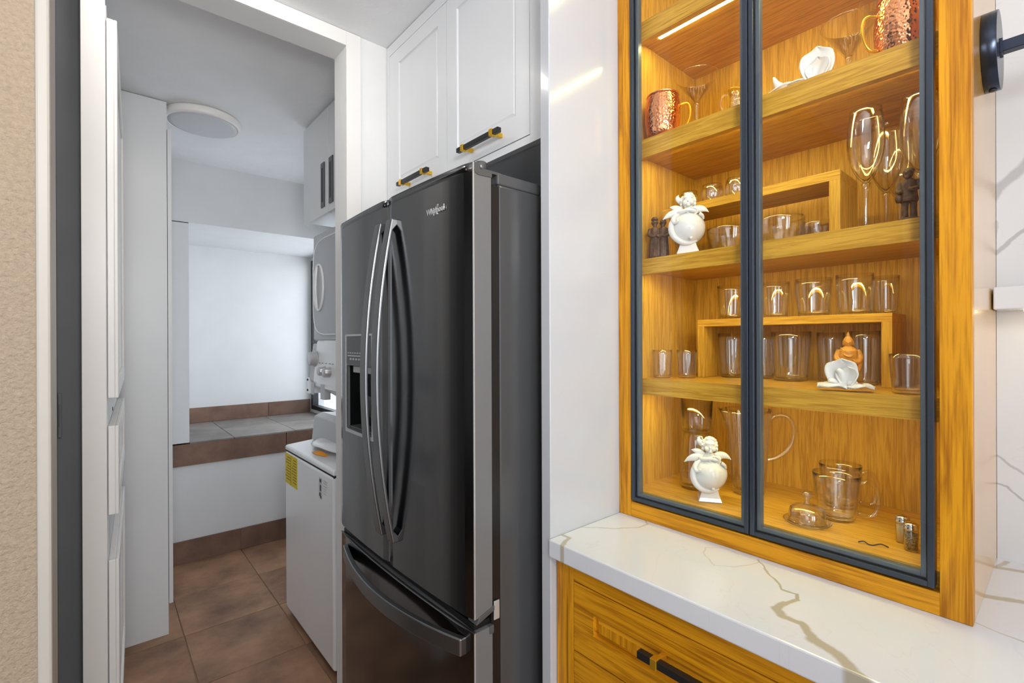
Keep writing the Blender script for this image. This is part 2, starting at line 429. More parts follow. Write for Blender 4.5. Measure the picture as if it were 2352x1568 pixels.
def obj(name, mb, mat, parent=None, base=(0, 0, 0), bevel=0.0, seg=2, loc=None):
    me = mb.mesh(name, base)
    me.materials.append(MATS[mat])
    o = bpy.data.objects.new(name, me); COL.objects.link(o)
    if parent is not None: o.parent = parent
    if loc is not None: o.location = loc
    if bevel:
        md = o.modifiers.new('bevel', 'BEVEL'); md.width = bevel; md.segments = seg; md.limit_method = 'ANGLE'; md.angle_limit = math.radians(40)
        md.harden_normals = False
    return o
class Thing:
    """an Empty at the thing's base; parts are given in world coordinates"""
    def __init__(s, name, label, cat, base=(0, 0, 0), group=None):
        s.e = bpy.data.objects.new(name, None); COL.objects.link(s.e)
        s.e.empty_display_size = 0.05
        s.e.location = base; s.b = base
        tag(s.e, label, cat, group)
    def part(s, name, mb, mat, bevel=0.0, sub=None, seg=2, label=None):
        o = obj(name, mb, mat, sub or s.e, s.b, bevel, seg)
        if label: o['label'] = label
        return o
def solo(name, mb, mat, label, cat, base, group=None, bevel=0.0):
    o = obj(name, mb, mat, None, base, bevel, loc=base)
    return tag(o, label, cat, group)
def struct(name, mb, mat, parent=None, bevel=0.0):
    o = obj(name, mb, mat, parent, bevel=bevel)
    if parent is None: o['kind'] = 'structure'
    return o
def dup(root, loc, rotz=0.0, label=None, scale=None):
    r = root.copy(); COL.objects.link(r); r.location = loc; r.rotation_euler = (0, 0, rotz)
    if scale: r.scale = scale
    if label: r['label'] = label
    for ch in list(root.children):
        c = ch.copy(); COL.objects.link(c); c.parent = r
        for g in list(ch.children):
            d = g.copy(); COL.objects.link(d); d.parent = c
    return r
def box(*a): return MB().box(*a)
def smooth_path(P, k=5):
    P = [Vector(p) for p in P]; out = []
    for i in range(len(P) - 1):
        a, b, c, d = P[max(i - 1, 0)], P[i], P[i + 1], P[min(i + 2, len(P) - 1)]
        for j in range(k):
            t = j / k
            out.append(0.5 * ((2 * b) + (c - a) * t + (2 * a - 5 * b + 4 * c - d) * t * t + (3 * b - a - 3 * c + d) * t ** 3))
    return out + [P[-1]]

# ================================================================== THE SETTING
CEIL = 2.5
YW, YW2 = 1.725, 1.835          # wall with the laundry opening
XR = 1.41                       # kitchen wall behind the cabinets
XL = 1.45                       # laundry outer wall
fl = struct('floor', box(-2.7, 1.9, -2.9, 4.6, -0.12, -0.005), 'grout')
# terracotta tiles, each a piece of its own
tile_me = {}
tx, ty = 0.4125, 0.4325
def tile_mesh(wd, dp):
    key = (round(wd, 3), round(dp, 3))
    if key not in tile_me:
        mb = MB(); g = 0.002; c = 0.0018; h = 0.012
        x0, x1, y0, y1 = g, wd - g, g, dp - g
        top = [(x0 + c, y0 + c, 0), (x1 - c, y0 + c, 0), (x1 - c, y1 - c, 0), (x0 + c, y1 - c, 0)]
        mid = [(x0, y0, -c), (x1, y0, -c), (x1, y1, -c), (x0, y1, -c)]
        bot = [(x0, y0, -h), (x1, y0, -h), (x1, y1, -h), (x0, y1, -h)]
        mb.add(top + mid + bot, [(0, 1, 2, 3)] + [(i, 4 + i, 4 + (i + 1) % 4, (i + 1) % 4) for i in range(4)] + [(4 + i, 8 + i, 8 + (i + 1) % 4, 4 + (i + 1) % 4) for i in range(4)] + [(11, 10, 9, 8)])
        me = mb.mesh('tile'); me.materials.append(MATS['terracotta_floor']); tile_me[key] = me
    return tile_me[key]
x_edges = [0.302 + tx * i for i in range(-7, 3)] + [XL - 0.005]
y_edges = [2.270 + ty * i for i in range(-12, 3)] + [3.595]
for i in range(len(x_edges) - 1):
    for j in range(len(y_edges) - 1):
        me = tile_mesh(x_edges[i + 1] - x_edges[i], y_edges[j + 1] - y_edges[j])
        o = bpy.data.objects.new('tile', me); COL.objects.link(o); o.parent = fl
        o.location = (x_edges[i], y_edges[j], random.uniform(-0.0006, 0.0006))
struct('ceiling', box(-2.7, 1.9, -2.9, 4.6, CEIL, CEIL + 0.1), 'ceiling_plaster')
# wall with the opening into the laundry
wl = MB()
wl.box(0.69, 1.9, YW, YW2, 0, CEIL)
wl.box(0.019, 0.69, YW, YW2, 2.447, CEIL)
struct('wall_laundry_opening', wl, 'white_plaster')
struct('wall_partition', box(-0.032, 0.019, YW, 1.80, 0, CEIL), 'white_plaster')
struct('wall_laundry_left', box(-0.032, -0.026, 1.80, 3.6, 0, CEIL), 'white_plaster')
tr = MB(); tr.box(0.69, 0.744, YW - 0.006, YW, 0, CEIL - 0.001); tr.box(0.019, 0.69, YW - 0.006, YW, 2.447, CEIL - 0.001); tr.box(-0.032, 0.019, YW - 0.006, YW, 0, CEIL - 0.001)
struct('trim_1', tr, 'trim_white', bevel=0.0015)
# hall on the left: its dim far wall
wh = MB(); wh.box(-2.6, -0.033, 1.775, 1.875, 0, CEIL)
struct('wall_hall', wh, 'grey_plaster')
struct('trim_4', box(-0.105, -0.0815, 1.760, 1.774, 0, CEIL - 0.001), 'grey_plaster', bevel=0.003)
# stuccoed wall end at the far left, with its pale corner trim
struct('wall_left', box(-2.6, -0.0575, 0.85, 0.95, 0, CEIL), 'beige_stucco')
t2 = MB(); t2.box(-0.0585, -0.0445, 0.846, 0.954, 0, CEIL)
struct('trim_2', t2, 'trim_beige', bevel=0.003)
# kitchen walls out of frame, right wall behind fridge and cabinets
struct('wall_right', box(XR, XR + 0.12, -2.9, YW, 0, CEIL), 'white_plaster')
struct('wall_kitchen_side', box(-2.7, -2.6, -2.9, 1.725, 0, CEIL), 'white_plaster')
wb = MB(); wb.box(-2.6, XR, -2.9, -2.8, 0, 0.6); wb.box(-2.6, XR, -2.9, -2.8, 2.4, CEIL); wb.box(-2.6, -2.0, -2.9, -2.8, 0.6, 2.4); wb.box(0.8, XR, -2.9, -2.8, 0.6, 2.4)
struct('wall_kitchen_back', wb, 'white_plaster')
# laundry shell
YB, YN = 3.60, 4.43
bw = MB()
bw.box(-0.03, XL, YB, YB + 0.02, 2.118, CEIL)            # wall above the niche
bw.box(-0.03, 0.336, YB, YN, 0, 2.118)                    # left of the niche
bw.box(0.336, XL, YB + 0.002, YB + 0.1, 0.0, 0.61)        # wall below the ledge
bw.box(-0.03, XL, YN, YN + 0.1, 0, 2.3)                   # niche back
bw.box(-0.03, XL, YB + 0.02, YN, 2.118, 2.2)              # niche ceiling
struct('wall_back', bw, 'laundry_plaster')
struct('wall_niche_board', box(0.336, 0.434, YB - 0.004, YN, 0.744, 2.112), 'laundry_plaster')
struct('trim_3', box(0.336, 0.434, YB + 0.004, YB + 0.05, 2.112, 2.118), 'dark_line')
WY0, WY1, WZ0, WZ1 = 3.02, 4.41, 0.775, 2.085
rw = MB()
rw.box(XL, XL + 0.1, YW2, WY0, 0, CEIL); rw.box(XL, XL + 0.1, WY1, YN + 0.1, 0, CEIL)
rw.box(XL, XL + 0.1, WY0, WY1, 0, WZ0); rw.box(XL, XL + 0.1, WY0, WY1, WZ1, CEIL)
struct('wall_laundry_right', rw, 'laundry_plaster')
wf = MB(); t = 0.035
wf.box(XL - 0.012, XL + 0.04, WY0, WY0 + t, WZ0, WZ1); wf.box(XL - 0.012, XL + 0.04, WY1 - t, WY1, WZ0, WZ1)
wf.box(XL - 0.012, XL + 0.04, WY0 + t, WY1 - t, WZ0, WZ0 + t); wf.box(XL - 0.012, XL + 0.04, WY0 + t, WY1 - t, WZ1 - t, WZ1)
wf.box(XL - 0.006, XL + 0.035, 3.70, 3.735, WZ0 + t, WZ1 - t)
win = struct('window_1', wf, 'window_black', bevel=0.002)
obj('pane', box(XL + 0.012, XL + 0.016, WY0 + t, 3.70, WZ0 + t, WZ1 - t), 'window_glass', win)
obj('pane', box(XL + 0.012, XL + 0.016, 3.735, WY1 - t, WZ0 + t, WZ1 - t), 'window_glass', win)
# ledge with its tiles
lg = struct('floor_ledge', box(0.338, XL, YB + 0.1, YN, 0.0, 0.735), 'grout')
def slabs(name, xs, y0, y1, z0, z1, mat, parent, g=0.003):
    for i in range(len(xs) - 1):
        obj(name, box(xs[i] + g / 2, xs[i + 1] - g / 2, y0, y1, z0, z1), mat, parent, bevel=0.0015, seg=1)
slabs('tile', [0.436, 0.68, 1.06, XL], YB - 0.012, 4.0, 0.735, 0.746, 'terracotta_grey', lg)
slabs('tile', [0.436, 0.68, 1.06, XL], 4.003, YN - 0.002, 0.735, 0.746, 'terracotta_grey', lg)
slabs('tile', [0.34, 1.0, XL], YB - 0.012, YB + 0.1, 0.602, 0.735, 'terracotta_skirting', lg)
slabs('tile', [0.436, 1.09, XL - 0.015], YN - 0.012, YN, 0.747, 0.862, 'terracotta_skirting', lg)
bb = struct('baseboard_back', box(0.30, 1.40, YB - 0.006, YB + 0.002, 0.0, 0.136), 'grout')
slabs('tile', [0.302, 0.715, 1.13, 1.40], YB - 0.014, YB - 0.006, 0.0, 0.14, 'terracotta_skirting', bb)

# backsplash slab on the kitchen wall beside the display cabinet
struct('wall_backsplash', box(XR - 0.012, XR, -1.6, 0.1016, 0.92, CEIL), 'quartz_wall')

# ================================================================== LAUNDRY
# slim cabinet on the left, set very slightly askew
ang = math.atan2(0.044, 0.92)
def skew(mb):
    return mb.move(Matrix.Translation((0.046, 1.80, 0)) @ Matrix.Rotation(-ang, 4, 'Z'))
lc = Thing('slim_cabinet', 'slim white cabinet with a stack of framed doors inside the laundry opening', 'cabinet', (0.0, 2.2, 0))
lc.part('carcass', skew(MB().box(-0.048, -0.024, 0.012, 0.90, 0.0, 2.34)), 'laundry_white')
def framed_front(name, z0, z1, y0=0.0, y1=0.90):
    f = 0.06
    mb = MB(); mb.box(-0.024, -0.008, y0, y1, z0, z1)
    mb.box(-0.008, 0, y0, y0 + f, z0, z1); mb.box(-0.008, 0, y1 - f, y1, z0, z1)
    mb.box(-0.008, 0, y0 + f, y1 - f, z0, z0 + f); mb.box(-0.008, 0, y0 + f, y1 - f, z1 - f, z1)
    return lc.part(name, skew(mb), 'trim_white', bevel=0.002)
framed_front('door', 1.21, 2.30)
framed_front('drawer', 0.875, 1.13)
framed_front('door', 0.10, 0.745)
lc.part('lock', skew(MB().box(-0.0245, -0.0225, 0.33, 0.345, 1.138, 1.15)), 'dark_line')
# tall cabinet
tc_ = Thing('tall_cabinet', 'tall flat white pantry cabinet standing beside the niche wall', 'cabinet', (0.13, 3.1, 0))
tc_.part('body', box(-0.025, 0.25, 2.77, 3.595, 0.0, 2.497), 'laundry_white', bevel=0.001)
tc_.part('door', box(0.252, 0.268, 2.772, 3.58, 0.142, 2.372), 'laundry_white', bevel=0.001)
# ceiling lamp
cl = Thing('ceiling_lamp', 'round flat white ceiling lamp in the laundry', 'lamp', (0.41, 2.86, CEIL))
cl.part('housing', MB().lathe([(0.163, 2.499), (0.166, 2.492), (0.166, 2.468), (0.161, 2.462), (0.150, 2.462), (0.150, 2.466), (0.02, 2.466)], 64, (0.41, 2.86, 0)), 'trim_white')
cl.part('lens', MB().lathe([(0.149, 2.466), (0.149, 2.4615), (0.13, 2.459), (0.01, 2.458)], 64, (0.41, 2.86, 0)), 'lamp_lens')
# wall cabinet over the dryer
wc = Thing('wall_cabinet', 'white wall cabinet with two black recessed pulls above the dryer', 'cabinet', (1.1, 2.3, 1.985))
wc.part('body', box(0.852, XL, 1.84, 2.655, 2.0, 2.497), 'laundry_white')
for y0, y1 in ((2.303, 2.655), (1.86, 2.299)):
    d = wc.part('door', box(0.832, 0.85, y0, y1, 1.985, 2.485), 'laundry_white', bevel=0.001)
    ya, yb_ = (2.342, 2.388) if y0 > 2.2 else (2.232, 2.282)
    h = MB()
    h.box(0.829, 0.832, ya, yb_, 2.02, 2.235)
    wc.part('handle', h, 'black_metal', sub=d, bevel=0.001, label='black recessed pull')
    ins = MB(); ins.box(0.8275, 0.829, ya, ya + 0.012, 2.045, 2.21); ins.box(0.8275, 0.829, yb_ - 0.012, yb_, 2.045, 2.21); ins.box(0.8275, 0.829, ya, yb_, 2.02, 2.045); ins.box(0.8275, 0.829, ya, yb_, 2.21, 2.235)
    wc.part('handle_rim', ins, 'fridge_grey', sub=d)

# stacked washer and dryer
wd = Thing('laundry_centre', 'white stacked washer and dryer standing against the laundry wall', 'washing machine', (1.06, 2.27, 0))
Y0, Y1 = 1.945, 2.605
wd.part('washer_body', box(0.72, 1.40, Y0, Y1, 0.03, 0.822), 'appliance_white', bevel=0.014, seg=4)
wd.part('plinth', box(0.75, 1.38, Y0 + 0.02, Y1 - 0.02, 0.0, 0.03), 'fridge_black')
wd.part('seam', box(0.724, 1.39, Y0 + 0.004, Y1 - 0.004, 0.815, 0.829), 'dark_line')
wd.part('top_deck', MB().prism([(0.72, 0.826), (0.72, 0.842), (0.727, 0.849), (0.88, 0.862), (1.40, 0.862), (1.40, 0.826)], 'Y', Y0, Y1), 'appliance_white', bevel=0.006, seg=3)
# lid: bowed front edge with a lifted grip and an orange label under it
def lid_front(t):   # t 0..1 across the machine
    return 0.765 + 0.12 * (2 * abs(t - 0.5)) ** 2.2
def lid_top(u, v):
    y = Y0 + 0.09 + (Y1 - Y0 - 0.15) * v
    xf = lid_front(v); x = xf + (0.99 - xf) * u
    z = 0.864 + 0.026 * math.sin(PI * min(1, u * 1.4 + 0.12)) * (math.sin(PI * v) ** 0.5 if 0 < v < 1 else 0)
    z += 0.012 * math.exp(-((v - 0.42) / 0.17) ** 2) * math.exp(-(u / 0.25) ** 2)
    return (x, y, z)
lid = MB().sheet(lid_top, 20, 28)
lo = wd.part('lid', lid, 'appliance_white')
sd = lo.modifiers.new('solid', 'SOLIDIFY'); sd.thickness = 0.006; sd.offset = 1
gl = MB().sheet(lambda u, v: (lid_front(0.30 + 0.27 * v) - 0.009 + 0.02 * u, Y0 + 0.09 + (Y1 - Y0 - 0.15) * (0.30 + 0.27 * v), 0.8545 + 0.014 * u * math.sin(PI * v)), 3, 12)
wd.part('grip_label', gl, 'orange_label')
con = MB().prism([(0.845, 0.862), (0.86, 0.985), (0.90, 1.0), (1.40, 0.955), (1.40, 0.862)], 'Y', Y0 + 0.01, Y1 - 0.015)
wd.part('rear_console', con, 'appliance_grey', bevel=0.006)
wd.part('riser_column', box(1.0, 1.40, Y0 + 0.02, Y1 - 0.06, 0.95, 1.14), 'appliance_grey', bevel=0.005)
# dryer
wd.part('dryer_body', box(0.862, 1.41, Y0, Y1, 1.375, 1.925), 'appliance_grey', bevel=0.012, seg=3)
dd = MB()
pts = []
yA, yB, zA, zB = Y0 + 0.03, Y1 - 0.028, 1.405, 1.885
for k in range(0, 40):
    a = 2 * PI * k / 40; n_ = 5.0
    ca, sa = math.cos(a), math.sin(a)
    pts.append(((yA + yB) / 2 + (yB - yA) / 2 * abs(ca) ** (2 / n_) * (1 if ca > 0 else -1), (zA + zB) / 2 + (zB - zA) / 2 * abs(sa) ** (2 / n_) * (1 if sa > 0 else -1)))
dr = wd.part('dryer_door', dd.prism(pts, 'X', 0.853, 0.863), 'dryer_door', bevel=0.004)
wd.part('door_trim', MB().tube([(0.8535, p[0], p[1]) for p in pts], 0.0035, 6, closed=True), 'appliance_white', sub=dr)
ring = [(0.850, 2.487 + 0.066 * math.cos(2 * PI * k / 40), 1.645 + 0.115 * math.sin(2 * PI * k / 40)) for k in range(40)]
wd.part('handle_ring', MB().tube(ring, 0.0065, 8, closed=True), 'appliance_white', sub=dr, label='oval white door handle')
hp = MB().sheet(lambda u, v: (0.851 + 0.002 * u, 2.487 + 0.062 * (2 * u - 1) * math.sqrt(max(0, 1 - (2 * v - 1) ** 2)), 1.645 + 0.112 * (2 * v - 1)), 8, 16)
wd.part('handle_cup', hp, 'appliance_grey', sub=dr)
wd.part('handle_bar', MB().tube([(0.848, 2.505, 1.535), (0.843, 2.512, 1.645), (0.848, 2.505, 1.755)], 0.006, 8), 'appliance_white', sub=dr)
cp = MB().prism([(0.842, 1.14), (0.842, 1.16), (0.862, 1.374), (1.0, 1.374), (1.0, 1.14)], 'Y', Y0, Y1 - 0.05)
pn = wd.part('control_panel', cp, 'appliance_white', bevel=0.008)
pc = MB().prism([(0.838, 1.165), (0.860, 1.36), (0.90, 1.36), (0.90, 1.165)], 'Y', Y1 - 0.052, Y1 + 0.005)
wd.part('panel_end', pc, 'appliance_grey', bevel=0.008)
for yy, zz, rr in ((2.545, 1.283, 0.036), (2.405, 1.225, 0.022), (2.335, 1.222, 0.024)):
    k = MB().lathe([(rr * 1.15, 0), (rr * 1.15, 0.004), (rr, 0.006), (rr * 0.94, 0.03), (rr * 0.8, 0.034), (0.002, 0.034)], 24)
    k.move(Matrix.Translation((0.854 - (1.374 - zz) * 0.02, yy, zz)) @ Matrix.Rotation(-PI / 2, 4, 'Y'))
    wd.part('knob', k, 'bright_edge', sub=pn)
for y_ in (2.48, 2.44, 2.39, 2.34, 2.30): wd.part('marking', box(0.8495, 0.852, y_ - 0.007, y_ + 0.007, 1.262, 1.2645), 'print_dark', sub=pn)
br = wd.part('bracket', MB().prism([(0.835, 1.10), (0.835, 1.18), (0.90, 1.19), (0.90, 1.10)], 'Y', Y1 - 0.01, Y1 + 0.02), 'appliance_white', bevel=0.002)
for z_ in (1.172, 1.118): wd.part('screw', MB().ball((0.834, Y1 + 0.005, z_), 0.006, 10, 6), 'fridge_grey', sub=br)
wd.part('bracket', MB().prism([(0.838, 1.085), (0.838, 1.16), (0.87, 1.16), (0.87, 1.085)], 'Y', 2.38, 2.435), 'appliance_grey', bevel=0.002)
wd.part('bracket_slots', MB().box(0.8345, 0.8375, 2.52, 2.555, 1.10, 1.165), 'appliance_grey')
wd.part('drawer_lip', MB().prism([(0.84, 1.14), (0.84, 1.15), (0.92, 1.10), (0.92, 1.09)], 'Y', Y0 + 0.02, 2.42), 'appliance_white')
yl = wd.part('energy_label', box(0.7185, 0.7198, 2.408, 2.597, 0.665, 0.812), 'yellow_label', label='yellow energy label')
pr = MB()
for c0, c1 in ((2.512, 2.588), (2.416, 2.494)):
    for q in range(9):
        zz = 0.796 - q * 0.0135
        pr.box(0.7178, 0.7186, c0, c1 - random.uniform(0, 0.03), zz - 0.0022, zz + 0.0022)
pr.box(0.7178, 0.7186, 2.5005, 2.5045, 0.667, 0.810)
wd.part('print', pr, 'brown_print', sub=yl)
st = wd.part('rating_sticker', box(0.7185, 0.7198, 2.075, 2.108, 0.70, 0.792), 'appliance_grey')
pr = MB(); pr.box(0.7178, 0.7186, 2.08, 2.10, 0.772, 0.785); pr.box(0.7178, 0.7186, 2.083, 2.096, 0.735, 0.76); pr.box(0.7178, 0.7186, 2.078, 2.09, 0.705, 0.715); pr.box(0.7178, 0.7186, 2.088, 2.104, 0.712, 0.726)
wd.part('print', pr, 'print_dark', sub=st)
pr = MB()
for q in range(6): pr.box(0.7185, 0.7198, 2.012 + 0.003 * q, 2.058, 0.785 - q * 0.011, 0.788 - q * 0.011)
wd.part('printed_lines', pr, 'appliance_grey')

# ================================================================== FRIDGE
FY0, FYM, FY1 = 0.842, 1.217, 1.590
def fx(y): return 0.598 + 0.013 * ((y - 1.216) / 0.374) ** 2
fr = Thing('refrigerator', 'dark steel french-door refrigerator with bowed handles and a bottom freezer drawer', 'refrigerator', (1.0, 1.216, 0))
fr.part('body', box(0.688, 1.36, FY0 + 0.004, FY1 - 0.004, 0.03, 1.725), 'fridge_side', bevel=0.006, seg=3)
fr.part('gasket', box(0.664, 0.69, FY0 + 0.004, FY1 - 0.004, 0.06, 1.72), 'fridge_black')
fr.part('kickplate', box(0.69, 1.34, FY0 + 0.03, FY1 - 0.03, 0.0, 0.04), 'fridge_black')
def curved_front(y0, y1, z0, z1, xb, hole=None, rnd=0.005, extra=()):
    """door slab whose front is gently bowed; hole = (ya, yb, za, zb, depth_x)"""
    ys = [y0 + (y1 - y0) * i / 14 for i in range(15)]
    if hole:
        ys = sorted(set([y for y in ys if abs(y - hole[0]) > 0.008 and abs(y - hole[1]) > 0.008] + [hole[0], hole[1]]))
    zs = [z0, z1] if not hole else [z0, hole[2], hole[3], z1]
    mb = MB(); n = len(ys)
    def X(y):
        e = min(y - y0, y1 - y)
        return fx(y) + (0 if e > 1e-6 else rnd)
    for zi in range(len(zs) - 1):
        for i in range(n - 1):
            a, b = ys[i], ys[i + 1]
            if hole and zi == 1 and a >= hole[0] - 1e-6 and b <= hole[1] + 1e-6: continue
            mb.add([(X(a), a, zs[zi]), (X(b), b, zs[zi]), (X(b), b, zs[zi + 1]), (X(a), a, zs[zi + 1])], [(0, 1, 2, 3)], True)
    for z in (z0, z1):
        mb.add([(X(y), y, z) for y in ys] + [(xb, y1, z), (xb, y0, z)], [tuple(range(n + 2))])
    for y in (y0, y1):
        mb.add([(X(y), y, z0), (xb, y, z0), (xb, y, z1), (X(y), y, z1)], [(0, 1, 2, 3)])
    mb.add([(xb, y0, z0), (xb, y1, z0), (xb, y1, z1), (xb, y0, z1)], [(0, 1, 2, 3)])
    if hole:
        ya, yb, za, zb, xd = hole
        mb.add([(X(ya), ya, za), (xd, ya, za), (xd, ya, zb), (X(ya), ya, zb)], [(0, 1, 2, 3)])
        mb.add([(X(yb), yb, za), (xd, yb, za), (xd, yb, zb), (X(yb), yb, zb)], [(0, 1, 2, 3)])
        mb.add([(X(ya), ya, za), (xd, ya, za), (xd, yb, za), (X(yb), yb, za)], [(0, 1, 2, 3)])
        mb.add([(X(ya), ya, zb), (xd, ya, zb), (xd, yb, zb), (X(yb), yb, zb)], [(0, 1, 2, 3)])
        mb.add([(xd, ya, za), (xd, yb, za), (xd, yb, zb), (xd, ya, zb)], [(0, 1, 2, 3)])
    return mb
DZ0, DZ1 = 0.768, 1.738
HOLE = (1.315, 1.517, 1.095, 1.296, 0.661)
def painted_edges(o):
    o.data.materials.append(MATS['fridge_edge'])
    for p in o.data.polygons:
        if abs(p.normal.y) > 0.9 or abs(p.normal.z) > 0.9: p.material_index = 1
    return o
dR = fr.part('door', curved_front(FY0, FYM - 0.003, DZ0, DZ1, 0.664), 'black_stainless')
dL = fr.part('door', curved_front(FYM + 0.003, FY1, DZ0, DZ1, 0.664, HOLE), 'black_stainless')
for d, a, b in ((dR, FY0, FYM - 0.003), (dL, FYM + 0.003, FY1)):
    ys = [a + (b - a) * i / 14 for i in range(15)]
    front = [(fx(y) + (0.005 if i in (0, 14) else 0), y) for i, y in enumerate(ys)]
    fr.part('top_lip', MB().prism(front + [(fx(y) + 0.018, y) for y in reversed(ys)], 'Z', DZ1, 1.757, smooth=True), 'black_stainless', sub=d)
    fr.part('top_cap', MB().prism([(fx(a) + 0.016, a), (fx(b) + 0.016, b), (0.664, b), (0.664, a)], 'Z', DZ1, DZ1 + 0.006), 'fridge_grey', sub=d)
fr.part('end_cap', MB().prism([(fx(FY0) + 0.0062, 1.7572), (fx(FY0) + 0.0185, 1.7572), (fx(FY0) + 0.0215, 1.7445), (0.666, 1.7445), (0.666, 1.733), (fx(FY0) + 0.018, 1.731), (fx(FY0) + 0.008, 1.735)], 'Y', FY0 - 0.0018, FY0 + 0.003), 'fridge_grey', sub=dR, bevel=0.0006)
fr.part('edge_strip', MB().box(fx(FY0) + 0.0035, fx(FY0) + 0.0065, FY0 - 0.0006, FY0 + 0.002, DZ0, 1.757), 'bright_edge', sub=dR)
dz = fr.part('freezer_drawer', curved_front(FY0, FY1, 0.06, 0.738, 0.664), 'black_stainless')
fr.part('edge_strip', MB().box(fx(FY0) + 0.0035, fx(FY0) + 0.0065, FY0 - 0.0006, FY0 + 0.002, 0.06, 0.738), 'bright_edge', sub=dz)
ys = [FY0 + (FY1 - FY0) * i / 14 for i in range(15)]
fr.part('drawer_top_edge', MB().prism([(fx(y) + 0.003, y) for y in ys] + [(fx(y) + 0.008, y) for y in reversed(ys)], 'Z', 0.738, 0.7405), 'handle_steel', sub=dz)
fr.part('drawer_top_seal', box(0.62, 0.664, FY0 + 0.01, FY1 - 0.01, 0.739, 0.752), 'fridge_black', sub=dz)
for d in (dR, dL, dz): painted_edges(d)
# bowed handles
def bow_v(y0, y1, z0, z1, xe, bow, th=0.009):
    mb = MB(); n = 28
    def c(t): return xe - bow * (1 - (2 * t - 1) ** 2)
    vs = []; fs = []
    for i in range(n + 1):
        t = i / n; z = z0 + (z1 - z0) * t; x = c(t)
        thk = th if 0.03 < t < 0.97 else th + 0.020
        vs += [(x, y0, z), (x, y1, z), (x + thk, y1, z), (x + thk, y0, z)]
    for i in range(n):
        k = i * 4
        for j in range(4): fs.append((k + j, k + (j + 1) % 4, k + 4 + (j + 1) % 4, k + 4 + j))
    fs += [(0, 1, 2, 3), (n * 4 + 3, n * 4 + 2, n * 4 + 1, n * 4)]
    return mb.add(vs, fs)
for d, a, b in ((dR, 1.158, 1.193), (dL, 1.226, 1.262)):
    fr.part('handle', bow_v(a, b, 0.842, 1.692, 0.584, 0.045), 'handle_steel', sub=d, bevel=0.003, label='bowed grey steel handle')
def bow_h(y0, y1, z0, z1, bow, th=0.016):
    mb = MB(); n = 28; vs = []; fs = []
    for i in range(n + 1):
        t = i / n; y = y0 + (y1 - y0) * t; x = fx(y) - 0.014 - bow * (1 - (2 * t - 1) ** 2)
        dzz = 0.006 * (1 - (2 * t - 1) ** 2)
        thk = th if 0.03 < t < 0.97 else 0.018
        vs += [(x, y, z0 - dzz), (x, y, z1 - dzz), (x + thk, y, z1 - dzz), (x + thk, y, z0 - dzz)]
    for i in range(n):
        k = i * 4
        for j in range(4): fs.append((k + j, k + (j + 1) % 4, k + 4 + (j + 1) % 4, k + 4 + j))
    fs += [(0, 1, 2, 3), (n * 4 + 3, n * 4 + 2, n * 4 + 1, n * 4)]
    return mb.add(vs, fs)
fr.part('handle', bow_h(0.868, 1.520, 0.683, 0.722, 0.038), 'handle_steel', sub=dz, bevel=0.003, label='wide bowed grey drawer handle')
# dispenser in the left door
def on_front(y, off): return fx(y) - off
bz = MB()
def frame_strip(ya, yb, za, zb, off=0.003):
    bz.add([(on_front(ya, off), ya, za), (on_front(yb, off), yb, za), (on_front(yb, off), yb, zb), (on_front(ya, off), ya, zb),
            (on_front(ya, -0.002), ya, za), (on_front(yb, -0.002), yb, za), (on_front(yb, -0.002), yb, zb), (on_front(ya, -0.002), ya, zb)],
           [(0, 1, 2, 3), (4, 7, 6, 5), (0, 4, 5, 1), (1, 5, 6, 2), (2, 6, 7, 3), (3, 7, 4, 0)])
frame_strip(1.517, 1.524, 1.084, 1.392); frame_strip(1.306, 1.313, 1.084, 1.392)
frame_strip(1.313, 1.517, 1.387, 1.393); frame_strip(1.313, 1.517, 1.084, 1.094)
fr.part('dispenser_frame', bz, 'bright_edge', sub=dL, label='bright steel dispenser frame')
pnl = MB(); bz = pnl; frame_strip(1.3135, 1.5165, 1.298, 1.3865, 0.0015)
fr.part('dispenser_panel', pnl, 'fridge_grey', sub=dL)
mk = MB(); bz = mk
frame_strip(1.36, 1.505, 1.324, 1.3275, 0.0022)
for q in range(7): frame_strip(1.505 - q * 0.02 - 0.011, 1.505 - q * 0.02, 1.333, 1.3362, 0.0022)
for q in range(4): frame_strip(1.485 - q * 0.024 - 0.012, 1.485 - q * 0.024, 1.313, 1.3185, 0.0022)
fr.part('dispenser_marking', mk, 'bright_edge', sub=dL)
cav = MB()
hy0, hy1, hz0, hz1 = HOLE[0] + 0.001, HOLE[1] - 0.001, HOLE[2] + 0.001, HOLE[3] - 0.001
cav.box(0.6595, 0.6608, hy0, hy1, hz0, hz1); cav.box(0.616, 0.6595, hy1 - 0.0012, hy1, hz0, hz1); cav.box(0.616, 0.6595, hy0, hy0 + 0.0012, hz0, hz1); cav.box(0.616, 0.6595, hy0, hy1, hz1 - 0.0012, hz1)
fr.part('dispenser_cavity', cav, 'cavity_black', sub=dL)
fr.part('dispenser_spout', box(0.617, 0.65, 1.33, 1.495, 1.272, 1.2935), 'appliance_grey', sub=dL, bevel=0.003)
fr.part('drip_tray', box(0.613, 0.6585, hy0 + 0.002, hy1 - 0.002, hz0, hz0 + 0.006), 'fridge_grey', sub=dL, bevel=0.001)
fr.part('dispenser_paddle', MB().prism([(0.640, 1.20), (0.636, 1.20), (0.655, 1.13), (0.659, 1.13)], 'Y', 1.39, 1.46), 'fridge_grey', sub=dL)
